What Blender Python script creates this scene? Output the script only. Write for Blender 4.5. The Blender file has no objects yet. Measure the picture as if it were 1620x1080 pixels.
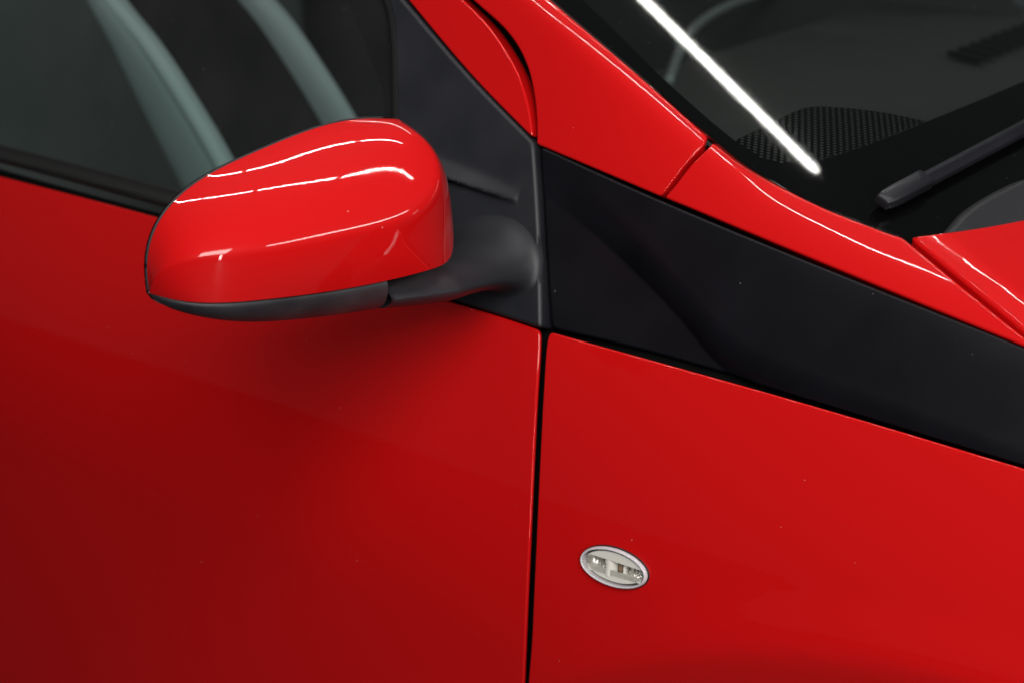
import bpy, math
import numpy as np
from mathutils import Vector, Matrix
from mathutils.geometry import delaunay_2d_cdt

# ---- car surfaces, metres.  X forward, Y into the car, Z up; origin = lower front corner of the mirror sail ----
AZ, EL, LENS, DIST = math.radians(38.0), math.radians(17.5), 70.0, 1.517
RT = np.array([math.cos(AZ), math.sin(AZ), 0.0])
CV = np.array([math.sin(AZ)*math.cos(EL), -math.cos(AZ)*math.cos(EL), math.sin(EL)])   # towards the camera
UP = np.cross(CV, RT)
CAM = CV*DIST - RT*0.0241 - UP*0.0072

def ss(a, b, x):
    t = np.clip((x-a)/(b-a), 0, 1); return t*t*(3-2*t)
def softplus(d, r):
    return 0.5*(d+np.sqrt(d*d+r*r))
def taper(x):
    return np.where(x > 0, 0.16*x*x, 0.05*x*x)
def F_side(x, z):                       # door, fender, sail, lower pillar
    q = z+0.05*x
    up = 0.36*q
    c = np.maximum(q, -0.26)
    lo = 0.36*c+0.84*c*c-0.0768*(q-c)
    return taper(x)+np.where(q > 0, up, lo)
def z_trim(x):                          # upper edge line of the black fender trim
    return 0.1228-0.2017*x
def F_mid(x, z):                        # leans in further above the trim, towards the bonnet
    return F_side(x, z)+0.8*ss(-0.05, 0.4, x)*softplus(z-z_trim(x), 0.012)
def F_top(x, z):                        # pillar and wing top: rolls over at the bend line beside the windscreen
    zb = np.interp(x, BEND[:, 0], BEND[:, 1])
    return F_mid(x, z)+(1.9-1.15*ss(0.08, 0.26, x))*softplus((z-zb)*0.87, 0.005)
def X_screen(y, z):                     # windscreen
    return WS[0]+WS[1]*z-WS[2]*(y-0.72)**2+WS[3]*z*z
def Z_hood(x, y):
    zs = np.interp(x, SEAM[:, 0], SEAM[:, 2]); ys = np.interp(x, SEAM[:, 0], SEAM[:, 1])
    d = y-ys
    return zs+0.10*d-0.10*d*d-0.45*softplus(0.022-d, 0.005)+0.45*0.0223

scene = bpy.context.scene
COL = scene.collection

# ---------------- camera ----------------
cam_data = bpy.data.cameras.new('camera')
cam = bpy.data.objects.new('camera', cam_data); COL.objects.link(cam)
cam_data.lens, cam_data.sensor_width = LENS, 36.0
cam_data.clip_start, cam_data.clip_end = 0.05, 60.0
cam_data.dof.use_dof = True
cam_data.dof.focus_distance = 1.42
cam_data.dof.aperture_fstop = 6.0
cam.matrix_world = Matrix(((RT[0], UP[0], CV[0], CAM[0]), (RT[1], UP[1], CV[1], CAM[1]),
                           (RT[2], UP[2], CV[2], CAM[2]), (0, 0, 0, 1)))
scene.camera = cam

# ---------------- studio light: dim surroundings and rows of ceiling tubes ----------------
world = bpy.data.worlds.new('World'); scene.world = world; world.use_nodes = True
bg = world.node_tree.nodes['Background']
bg.inputs[0].default_value = (0.9, 0.95, 1.0, 1); bg.inputs[1].default_value = 0.042
CEIL = 1.9
def tube(x0, y0, x1, y1, watts, width=0.05, z=CEIL, tint=(1.0, 0.97, 0.93)):
    d = bpy.data.lights.new('ceiling_tube', 'AREA'); o = bpy.data.objects.new('ceiling_tube', d); COL.objects.link(o)
    d.shape = 'RECTANGLE'; L = math.hypot(x1-x0, y1-y0); d.size, d.size_y = L, width
    d.energy = watts; d.color = tint
    o.location = ((x0+x1)/2, (y0+y1)/2, z); o.rotation_euler = (0, 0, math.atan2(y1-y0, x1-x0))
    return o
def row(p, q, cuts, watts, width=0.05, z=CEIL):
    """a straight ceiling row from p to q made of single tubes; cuts = start/end fractions"""
    for a, b in cuts:
        tube(p[0]+(q[0]-p[0])*a, p[1]+(q[1]-p[1])*a, p[0]+(q[0]-p[0])*b, p[1]+(q[1]-p[1])*b, watts*(b-a), width, z)
row((-1.40, -1.16), (1.78, 1.31), ((0, .12), (.13, .30), (.31, .48), (.495, .66), (.675, .83), (.84, 1)), 12, 0.015)
row((-0.85, -0.16), (0.70, 0.97), ((0, .30), (.32, .66), (.68, 1)), 7, 0.013)
row((-2.40, 2.00), (-0.015, 1.888), ((0, .5), (.5, 1)), 10, 0.023)
t = tube(3.38, -0.35, 5.5, 3.5, 72, 0.26)           # front row, tilted towards the car
t.rotation_euler = (Matrix.Rotation(t.rotation_euler[2], 4, 'Z') @ Matrix.Rotation(math.radians(62), 4, 'X')).to_euler()
t = tube(0, 0, 1.4, 0, 12, 0.12)                    # tube light standing on the floor ahead of the fender
t.location = (2.35, -1.75, -0.12)
t.rotation_euler = (Matrix.Rotation(math.atan2(1.75, -2.35), 4, 'Z') @ Matrix.Rotation(math.radians(-90), 4, 'Y') @ Matrix.Rotation(0, 4, 'Z')).to_euler()
# softbox on a stand ahead of the fender
sb = tube(1.1, -2.1, 2.9, -2.1, 110, 1.7, 1.95)
d_ = Vector((0.15, 0.0, 0.0))-sb.location
sb.rotation_euler = d_.to_track_quat('-Z', 'Y').to_euler(); sb.name = 'softbox'

vs = scene.view_settings
scene.display_settings.display_device = 'sRGB'
vs.view_transform = 'Standard'; vs.look = 'None'; vs.exposure = 0.0; vs.gamma = 1.0; vs.use_curve_mapping = False
scene.render.engine = 'CYCLES'
scene.cycles.use_denoising = True
scene.cycles.max_bounces = 8; scene.cycles.transparent_max_bounces = 12

# ---- measured outlines (metres) ----
DOOR = np.array([[-1.06305,0.02295],[-0.98581,0.02349],[-0.90946,0.02381],[-0.83739,0.02392],[-0.77229,0.02385],[-0.71634,0.02367],[-0.67144,0.02343],[-0.63842,0.02321],[-0.61457,0.02303],[-0.59663,0.02288],[-0.58164,0.02273],[-0.56683,0.02257],[-0.54953,0.02235],[-0.5314,0.02211],[-0.51484,0.02188],[-0.49849,0.02164],[-0.48105,0.02133],[-0.46129,0.02092],[-0.43807,0.02037],[-0.41087,0.01967],[-0.38077,0.01884],[-0.34903,0.0179],[-0.31681,0.01686],[-0.28516,0.01575],[-0.25503,0.01459],[-0.22467,0.01328],[-0.19304,0.01179],[-0.16198,0.01025],[-0.13317,0.00875],[-0.10813,0.00742],[-0.08828,0.00636],[-0.07434,0.00562],[-0.06504,0.00513],[-0.05881,0.0048],[-0.05412,0.00453],[-0.04952,0.00424],[-0.04355,0.00384],[-0.03649,0.00333],[-0.02957,0.00279],[-0.02274,0.00222],[-0.01599,0.00165],[-0.00927,0.00107],[-0.00369,0.00032],[-0.00307,-0.00221],[-0.0025,-0.00446],[-0.00193,-0.00672],[-0.00133,-0.00926],[-0.00067,-0.01234],[0.0001,-0.01624],[0.00095,-0.02104],[0.00184,-0.02656],[0.00277,-0.03264],[0.00371,-0.03914],[0.00466,-0.04592],[0.00561,-0.05284],[0.00657,-0.05996],[0.00753,-0.06745],[0.00848,-0.07523],[0.0094,-0.08325],[0.01026,-0.09145],[0.01105,-0.09977],[0.01179,-0.10829],[0.01246,-0.11707],[0.01306,-0.12606],[0.01358,-0.1352],[0.01399,-0.14443],[0.0143,-0.15368],[0.01449,-0.16291],[0.01458,-0.17217],[0.01456,-0.18153],[0.01443,-0.19108],[0.01419,-0.2009],[0.01382,-0.21107],[0.01335,-0.22109],[0.01278,-0.23079],[0.01208,-0.24079],[0.01117,-0.25174],[0.00994,-0.26436],[0.00842,-0.27923],[0.00661,-0.29689],[0.00454,-0.31697],[0.00229,-0.33879],[-7e-05,-0.36164],[-0.00246,-0.38476],[-0.00412,-0.40711],[-0.14116,-0.46023],[-0.2989,-0.52252],[-0.48395,-0.59713],[-0.70678,-0.68921],[-0.98561,-0.80784],[-1.35724,-0.97187],[-1.27515,-0.76073],[-1.20211,-0.57002],[-1.13657,-0.39659],[-1.07731,-0.23795],[-1.04429,-0.09808]])
FENDER = np.array([[0.00508,0.00089],[0.03466,-0.0004],[0.06391,-0.00177],[0.09238,-0.00319],[0.11965,-0.00466],[0.14538,-0.00616],[0.16921,-0.00766],[0.19108,-0.00916],[0.21137,-0.01064],[0.23049,-0.01211],[0.24878,-0.0136],[0.2666,-0.01511],[0.28425,-0.01667],[0.30183,-0.01829],[0.31912,-0.01998],[0.33598,-0.02168],[0.35227,-0.02337],[0.36784,-0.02499],[0.38258,-0.0265],[0.39634,-0.02789],[0.40924,-0.02917],[0.42153,-0.03039],[0.43347,-0.03158],[0.44529,-0.03277],[0.45723,-0.03401],[0.46379,-0.06573],[0.46985,-0.09806],[0.47539,-0.13118],[0.4804,-0.16528],[0.48484,-0.2006],[0.48866,-0.23745],[0.42336,-0.25719],[0.35307,-0.27968],[0.27696,-0.30516],[0.19409,-0.33394],[0.10289,-0.36684],[0.00188,-0.40481],[0.00417,-0.38228],[0.00651,-0.35924],[0.00882,-0.33648],[0.01102,-0.31474],[0.01305,-0.29473],[0.01482,-0.27714],[0.01631,-0.26232],[0.01748,-0.24977],[0.01834,-0.23888],[0.01899,-0.22894],[0.01951,-0.21929],[0.01994,-0.20932],[0.02027,-0.1992],[0.02048,-0.18943],[0.02057,-0.17993],[0.02056,-0.17061],[0.02045,-0.16139],[0.02023,-0.15219],[0.01989,-0.14298],[0.01946,-0.13379],[0.01892,-0.12469],[0.0183,-0.11573],[0.01761,-0.10698],[0.01686,-0.09849],[0.01605,-0.0902],[0.01517,-0.08202],[0.01425,-0.07403],[0.01329,-0.06627],[0.01231,-0.05882],[0.01134,-0.05171],[0.01035,-0.04479],[0.00934,-0.03797],[0.00833,-0.03142],[0.00738,-0.02533],[0.00651,-0.01987],[0.0058,-0.01522],[0.00529,-0.01159],[0.00498,-0.00887],[0.00482,-0.00677],[0.00472,-0.00497],[0.00461,-0.00317]])
SAIL = np.array([[-0.23812,0.24609],[-0.23467,0.24183],[-0.23114,0.23757],[-0.22762,0.23332],[-0.2242,0.22909],[-0.22099,0.22488],[-0.21809,0.22069],[-0.21563,0.21697],[-0.21358,0.21381],[-0.21173,0.21066],[-0.20987,0.20699],[-0.2078,0.20227],[-0.20532,0.19597],[-0.20259,0.18845],[-0.1998,0.18023],[-0.19681,0.17096],[-0.19346,0.16034],[-0.18961,0.14804],[-0.1851,0.13375],[-0.17975,0.11682],[-0.17365,0.09743],[-0.16708,0.07643],[-0.16028,0.05467],[-0.15351,0.03301],[-0.14703,0.01226],[-0.13702,0.01164],[-0.12693,0.01102],[-0.11693,0.01041],[-0.10716,0.0098],[-0.09778,0.00921],[-0.08893,0.00864],[-0.08068,0.00811],[-0.07293,0.0076],[-0.06553,0.00711],[-0.05834,0.00663],[-0.05123,0.00614],[-0.04405,0.00564],[-0.03686,0.00512],[-0.02975,0.0046],[-0.02272,0.00407],[-0.01575,0.00354],[-0.00881,0.00301],[-0.0019,0.00248],[-0.00451,0.01134],[-0.00714,0.02034],[-0.00978,0.02935],[-0.01241,0.03825],[-0.01502,0.04693],[-0.01762,0.05525],[-0.02022,0.06327],[-0.02285,0.0711],[-0.02547,0.07869],[-0.02804,0.08602],[-0.03053,0.09305],[-0.0329,0.09974],[-0.03512,0.10597],[-0.03722,0.11173],[-0.03923,0.11719],[-0.0412,0.1225],[-0.04318,0.12782],[-0.0452,0.1333],[-0.05809,0.14039],[-0.07081,0.14728],[-0.08367,0.15423],[-0.09696,0.1615],[-0.111,0.16938],[-0.12614,0.17815],[-0.14261,0.188],[-0.16025,0.1988],[-0.17879,0.21028],[-0.19792,0.22219],[-0.21735,0.23426]])
SEALV = np.array([[-0.27243,0.26588],[-0.26524,0.25859],[-0.25775,0.25116],[-0.25031,0.24375],[-0.24323,0.23657],[-0.23685,0.22979],[-0.23148,0.22358],[-0.22737,0.21846],[-0.22429,0.21437],[-0.22187,0.21066],[-0.21972,0.20664],[-0.21747,0.20168],[-0.21474,0.1951],[-0.21176,0.18734],[-0.20887,0.17901],[-0.20587,0.16974],[-0.20259,0.15916],[-0.19882,0.14693],[-0.19437,0.13268],[-0.18909,0.1158],[-0.18309,0.09647],[-0.17664,0.07555],[-0.16997,0.05389],[-0.16333,0.03231],[-0.15696,0.01164],[-0.15547,0.01155],[-0.15398,0.01146],[-0.15249,0.01138],[-0.151,0.01129],[-0.14952,0.0112],[-0.14804,0.01111],[-0.15458,0.03204],[-0.1614,0.05389],[-0.16826,0.07584],[-0.17489,0.09702],[-0.18103,0.11656],[-0.18642,0.13359],[-0.19095,0.14795],[-0.19481,0.16027],[-0.19816,0.17089],[-0.20115,0.18013],[-0.20393,0.18834],[-0.20666,0.19584],[-0.20913,0.20213],[-0.21115,0.20681],[-0.21296,0.21043],[-0.21479,0.21356],[-0.21687,0.21675],[-0.21944,0.22058],[-0.22256,0.22497],[-0.22607,0.22946],[-0.22983,0.23402],[-0.23373,0.23863],[-0.23765,0.24326]])
FRAME = np.array([[-0.32785,0.30355],[-0.31241,0.29433],[-0.29754,0.28547],[-0.28285,0.2767],[-0.26793,0.26775],[-0.25241,0.25835],[-0.23595,0.24826],[-0.21797,0.23702],[-0.19873,0.2248],[-0.17905,0.21222],[-0.1597,0.1999],[-0.14142,0.1884],[-0.12488,0.17827],[-0.11022,0.16966],[-0.09685,0.16212],[-0.08435,0.15528],[-0.07235,0.14882],[-0.06045,0.14241],[-0.04772,0.13581],[-0.04939,0.13947],[-0.05102,0.14315],[-0.05264,0.14683],[-0.05432,0.1505],[-0.05611,0.15412],[-0.05805,0.15766],[-0.06015,0.16115],[-0.06234,0.16459],[-0.06465,0.168],[-0.06707,0.17134],[-0.06961,0.17463],[-0.07229,0.17786],[-0.07509,0.18099],[-0.07803,0.18405],[-0.08109,0.18704],[-0.08428,0.19],[-0.08759,0.19296],[-0.09104,0.19594],[-0.09459,0.19895],[-0.09824,0.20197],[-0.10203,0.20499],[-0.10597,0.20799],[-0.11009,0.21095],[-0.11441,0.21387],[-0.11882,0.21666],[-0.12327,0.21932],[-0.12791,0.22194],[-0.13287,0.22463],[-0.13829,0.2275],[-0.14432,0.23064],[-0.15066,0.23385],[-0.15715,0.237],[-0.16412,0.24033],[-0.17193,0.24409],[-0.18093,0.24854],[-0.19149,0.25393],[-0.20407,0.26053],[-0.21855,0.2682],[-0.23437,0.27665],[-0.251,0.28553],[-0.26785,0.29451],[-0.28359,0.30328],[-0.29086,0.30332],[-0.29817,0.30337],[-0.30553,0.30341],[-0.31292,0.30346],[-0.32037,0.3035]])
PILLAR = np.array([[-0.32341,0.31165],[-0.29156,0.30248],[-0.26021,0.29315],[-0.23417,0.2835],[-0.2154,0.27357],[-0.19918,0.2645],[-0.18528,0.25679],[-0.17386,0.25066],[-0.16435,0.24579],[-0.15618,0.24181],[-0.14882,0.23833],[-0.14175,0.23497],[-0.13447,0.23139],[-0.12699,0.2277],[-0.11971,0.22422],[-0.11272,0.22086],[-0.1061,0.21756],[-0.09992,0.21424],[-0.09425,0.21082],[-0.08916,0.20737],[-0.08458,0.20395],[-0.08042,0.20051],[-0.07659,0.19698],[-0.073,0.1933],[-0.06956,0.18943],[-0.06634,0.18534],[-0.06339,0.18108],[-0.06069,0.17668],[-0.05817,0.17215],[-0.0558,0.16753],[-0.05353,0.16283],[-0.05143,0.158],[-0.04954,0.15303],[-0.04779,0.14795],[-0.04612,0.14282],[-0.04444,0.1377],[-0.04375,0.13204],[-0.03287,0.12998],[-0.02202,0.12791],[-0.01129,0.12586],[-0.00071,0.12382],[0.00964,0.12182],[0.0197,0.11986],[0.02945,0.11794],[0.03893,0.11606],[0.04821,0.11421],[0.05735,0.11237],[0.06641,0.11054],[0.07544,0.1087],[0.07637,0.11038],[0.07725,0.11199],[0.07811,0.11359],[0.079,0.11525],[0.07995,0.11704],[0.081,0.11901],[0.08211,0.1212],[0.08325,0.12355],[0.08445,0.12603],[0.08572,0.12857],[0.08707,0.13115],[0.08854,0.1337],[0.09015,0.13624],[0.09185,0.13881],[0.09354,0.14137],[0.09506,0.14385],[0.09622,0.14618],[0.09498,0.15096],[0.08265,0.15765],[0.07034,0.16441],[0.05796,0.17125],[0.04547,0.17816],[0.03278,0.18516],[0.01983,0.19224],[0.00644,0.19946],[-0.00744,0.2068],[-0.02168,0.2142],[-0.03616,0.22157],[-0.05079,0.22883],[-0.06525,0.23593],[-0.07925,0.24283],[-0.09288,0.24958],[-0.10638,0.25626],[-0.11995,0.26298],[-0.13383,0.26983],[-0.14826,0.27693],[-0.16329,0.28428],[-0.17874,0.29182],[-0.20093,0.29862],[-0.22578,0.30535],[-0.25153,0.31224],[-0.27799,0.31929],[-0.28548,0.31803],[-0.293,0.31676],[-0.30055,0.31549],[-0.30814,0.31421],[-0.31575,0.31293]])
WINGTOP = np.array([[0.07879,0.10823],[0.07983,0.10984],[0.08082,0.11137],[0.0818,0.1129],[0.08279,0.11449],[0.08383,0.11621],[0.08493,0.11814],[0.08607,0.12031],[0.08721,0.12267],[0.08839,0.12516],[0.08962,0.12772],[0.09094,0.13028],[0.09237,0.13277],[0.09393,0.13521],[0.09558,0.13763],[0.09721,0.14001],[0.09867,0.14231],[0.09979,0.14448],[0.09979,0.14799],[0.10543,0.14533],[0.11085,0.14273],[0.11629,0.14016],[0.12194,0.13756],[0.12801,0.13485],[0.13476,0.13201],[0.1424,0.129],[0.15086,0.12588],[0.15997,0.1228],[0.16943,0.11981],[0.17895,0.11698],[0.18825,0.11438],[0.19784,0.1119],[0.20799,0.10944],[0.21814,0.10712],[0.22771,0.10501],[0.23614,0.10321],[0.24285,0.10179],[0.24749,0.10084],[0.25046,0.10029],[0.25231,0.10002],[0.25362,0.09989],[0.25492,0.09975],[0.25826,0.09853],[0.26464,0.09578],[0.27102,0.09303],[0.27736,0.0903],[0.28361,0.08759],[0.28976,0.08494],[0.29577,0.08236],[0.30157,0.07987],[0.30718,0.07744],[0.31266,0.07505],[0.31808,0.07264],[0.3235,0.07021],[0.329,0.06771],[0.33476,0.06507],[0.34075,0.06231],[0.34676,0.05953],[0.35257,0.05682],[0.35798,0.0543],[0.36279,0.05206],[0.3669,0.05016],[0.37048,0.04854],[0.37369,0.04711],[0.37672,0.04576],[0.37973,0.04442],[0.38188,0.0436],[0.35454,0.04968],[0.3259,0.056],[0.29658,0.06241],[0.2673,0.06876],[0.23881,0.07488],[0.21197,0.08061],[0.18741,0.08582],[0.16475,0.09062],[0.1433,0.09514],[0.12229,0.09954],[0.10086,0.10397]])
TRIM = np.array([[-0.03904,0.13076],[-0.03483,0.11792],[-0.03055,0.1048],[-0.02628,0.09172],[-0.02211,0.07898],[-0.01814,0.06689],[-0.01446,0.05572],[-0.01111,0.04569],[-0.00806,0.03659],[-0.00518,0.02811],[-0.00241,0.01994],[0.00036,0.01179],[0.00414,0.00212],[0.03389,0.00067],[0.06329,-0.00086],[0.0919,-0.00245],[0.11931,-0.00407],[0.14513,-0.00569],[0.16903,-0.00729],[0.19093,-0.00885],[0.21123,-0.01036],[0.23033,-0.01185],[0.24861,-0.01333],[0.2664,-0.01483],[0.28403,-0.01636],[0.30159,-0.01794],[0.31887,-0.01956],[0.3357,-0.02118],[0.35197,-0.02279],[0.36753,-0.02436],[0.38227,-0.02586],[0.39603,-0.02727],[0.40895,-0.02861],[0.42126,-0.02991],[0.43322,-0.03119],[0.44506,-0.03247],[0.45702,-0.03378],[0.45467,-0.02326],[0.45229,-0.01277],[0.44988,-0.00229],[0.44743,0.00817],[0.44489,0.01855],[0.44207,0.0287],[0.43008,0.03159],[0.4188,0.03434],[0.4074,0.0371],[0.39506,0.04003],[0.38091,0.0433],[0.36403,0.04707],[0.3434,0.05152],[0.31936,0.05658],[0.29303,0.06202],[0.26563,0.06763],[0.23847,0.07315],[0.21298,0.07836],[0.18906,0.08325],[0.16556,0.08804],[0.14251,0.09272],[0.11995,0.0973],[0.09789,0.1018],[0.07638,0.10621],[0.05587,0.11049],[0.03652,0.11461],[0.01787,0.11864],[-0.00059,0.12262],[-0.01937,0.12664]])
CREASE = np.array([[-0.03854,0.12894],[-0.0299,0.12505],[-0.02129,0.12121],[-0.01273,0.1174],[-0.00427,0.11357],[0.00408,0.10968],[0.01228,0.10568],[0.02026,0.10159],[0.02805,0.09745],[0.03573,0.09325],[0.04337,0.08896],[0.05107,0.08459],[0.0589,0.08011],[0.067,0.07544],[0.07533,0.07059],[0.08369,0.06566],[0.09192,0.06073],[0.09984,0.05592],[0.10729,0.05131],[0.11413,0.04682],[0.1205,0.04236],[0.12658,0.038],[0.13259,0.03382],[0.13873,0.02989],[0.14517,0.02631],[0.15183,0.02305],[0.15853,0.02006],[0.16533,0.01733],[0.17232,0.01483],[0.17956,0.01256],[0.18711,0.01049],[0.19474,0.00878],[0.20235,0.00744],[0.2102,0.00631],[0.21852,0.00524],[0.22757,0.00407],[0.23758,0.00263],[0.24881,0.0009],[0.26111,-0.00099],[0.27403,-0.00299],[0.28715,-0.00503],[0.30007,-0.00705],[0.3124,-0.00899],[0.32381,-0.01084],[0.33457,-0.01264],[0.34517,-0.01441],[0.35612,-0.01621],[0.36789,-0.01808],[0.38094,-0.02004],[0.39551,-0.02214],[0.41125,-0.02433],[0.42766,-0.0266],[0.44428,-0.0289],[0.46068,-0.03121],[0.47644,-0.03348]])
HOOD = np.array([[0.26004,0.08126],[0.26348,0.08403],[0.26691,0.08681],[0.27032,0.08962],[0.27366,0.09258],[0.27677,0.09604],[0.2793,0.10071],[0.28143,0.10626],[0.28344,0.11211],[0.2854,0.11811],[0.28733,0.12423],[0.28923,0.13045],[0.29112,0.13677],[0.29272,0.14228],[0.294,0.14679],[0.29526,0.15138],[0.2968,0.15715],[0.29893,0.16522],[0.30196,0.17682],[0.30609,0.19289],[0.3111,0.21296],[0.31669,0.23611],[0.32255,0.26137],[0.32839,0.28756],[0.33394,0.31331],[0.35864,0.25352],[0.3808,0.20018],[0.40016,0.15406],[0.41785,0.11218],[0.43413,0.07381],[0.4457,0.04837],[0.43216,0.0487],[0.41776,0.04922],[0.40309,0.05006],[0.38878,0.05136],[0.37552,0.05312],[0.36405,0.0553],[0.35521,0.05708],[0.34858,0.05847],[0.34346,0.05955],[0.33915,0.06047],[0.33489,0.06138],[0.32992,0.06247],[0.32438,0.06373],[0.31891,0.06502],[0.31347,0.06636],[0.308,0.06775],[0.30246,0.0692],[0.29682,0.07071],[0.29109,0.07223],[0.28531,0.07375],[0.27949,0.07526],[0.27363,0.07678],[0.26773,0.07833]])
GLASSF = np.array([[-1.07405,0.05211],[-0.99902,0.05153],[-0.92755,0.05081],[-0.85979,0.04995],[-0.79586,0.049],[-0.73583,0.04797],[-0.67973,0.0469],[-0.62795,0.04583],[-0.57989,0.04476],[-0.53432,0.04367],[-0.49019,0.04254],[-0.44657,0.04133],[-0.40266,0.04003],[-0.35828,0.0386],[-0.31411,0.0371],[-0.2706,0.03553],[-0.22814,0.03393],[-0.18707,0.03232],[-0.14769,0.03073],[-0.1545,0.04815],[-0.16161,0.06622],[-0.16875,0.08437],[-0.17567,0.10202],[-0.18209,0.11858],[-0.18774,0.13344],[-0.19243,0.1466],[-0.19633,0.1585],[-0.1997,0.16925],[-0.20281,0.17894],[-0.20594,0.18769],[-0.20935,0.1956],[-0.2128,0.20209],[-0.21601,0.20697],[-0.21924,0.21088],[-0.22273,0.21451],[-0.22673,0.21851],[-0.23148,0.22358],[-0.23717,0.22977],[-0.24364,0.23654],[-0.25065,0.24373],[-0.25796,0.25114],[-0.2653,0.25859],[-0.27243,0.26588],[-0.38376,0.26468],[-0.50586,0.26318],[-0.6409,0.26128],[-0.79183,0.25889],[-0.96271,0.25581],[-1.15951,0.25179],[-1.1449,0.21788],[-1.13045,0.18423],[-1.11614,0.15083],[-1.10197,0.11768],[-1.08794,0.08478]])
BELTM = np.array([[-1.07458,0.05337],[-0.99974,0.0533],[-0.92846,0.05309],[-0.86087,0.05272],[-0.79708,0.05222],[-0.73715,0.05159],[-0.68114,0.05082],[-0.62914,0.04998],[-0.58057,0.04908],[-0.53451,0.04811],[-0.49019,0.04706],[-0.44693,0.04591],[-0.40413,0.04463],[-0.36172,0.0432],[-0.3201,0.04165],[-0.27944,0.04001],[-0.23987,0.03834],[-0.20151,0.03667],[-0.16446,0.03503],[-0.16355,0.03189],[-0.16263,0.02875],[-0.16172,0.02562],[-0.1608,0.02249],[-0.15989,0.01935],[-0.15898,0.01623],[-0.19599,0.01802],[-0.23431,0.01985],[-0.27385,0.02169],[-0.31447,0.02348],[-0.35604,0.02519],[-0.3984,0.02675],[-0.44115,0.02817],[-0.48436,0.02946],[-0.52861,0.03065],[-0.57459,0.03171],[-0.62307,0.03267],[-0.67493,0.03349],[-0.73076,0.03414],[-0.79047,0.03457],[-0.85402,0.0348],[-0.92136,0.03483],[-0.99242,0.03469]])
SCREEN = np.array([[0.1541,0.32368],[0.15046,0.31559],[0.1469,0.30756],[0.14338,0.29963],[0.1399,0.29183],[0.13641,0.2842],[0.13291,0.27677],[0.12937,0.26964],[0.12579,0.26279],[0.12222,0.25609],[0.11869,0.24942],[0.11524,0.24265],[0.11192,0.23567],[0.10875,0.22842],[0.10572,0.221],[0.10277,0.21351],[0.09984,0.20604],[0.09686,0.19869],[0.09379,0.19155],[0.09043,0.18435],[0.08679,0.17699],[0.08313,0.16975],[0.07968,0.1629],[0.07667,0.15669],[0.0743,0.15137],[0.07253,0.14713],[0.07117,0.14376],[0.07019,0.14097],[0.06959,0.13844],[0.06936,0.13586],[0.0695,0.13294],[0.07003,0.12968],[0.07096,0.12631],[0.07225,0.12291],[0.07387,0.11952],[0.07579,0.11622],[0.07798,0.11305],[0.08072,0.10991],[0.08409,0.10672],[0.08776,0.1036],[0.09141,0.10067],[0.09472,0.09805],[0.09736,0.09585],[0.09924,0.09418],[0.10061,0.09297],[0.10164,0.09206],[0.1025,0.0913],[0.10336,0.09054],[0.10439,0.08963],[0.12078,0.08949],[0.13689,0.08928],[0.15331,0.08904],[0.17066,0.0888],[0.18966,0.0886],[0.21106,0.08845],[0.23552,0.08838],[0.26284,0.08833],[0.29259,0.08824],[0.32427,0.08806],[0.35731,0.08775],[0.39102,0.08726],[0.42791,0.09911],[0.46855,0.11161],[0.51236,0.12451],[0.55857,0.13753],[0.60605,0.15038],[0.65326,0.16268],[0.69863,0.17417],[0.74258,0.18499],[0.78649,0.1954],[0.83231,0.2057],[0.88274,0.21623],[0.94179,0.22731],[0.84368,0.24167],[0.7607,0.25461],[0.6869,0.2664],[0.61875,0.2771],[0.55397,0.28661],[0.49099,0.29478],[0.42903,0.30152],[0.36869,0.30708],[0.31062,0.31177],[0.25531,0.3159],[0.20306,0.31978]])
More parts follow.
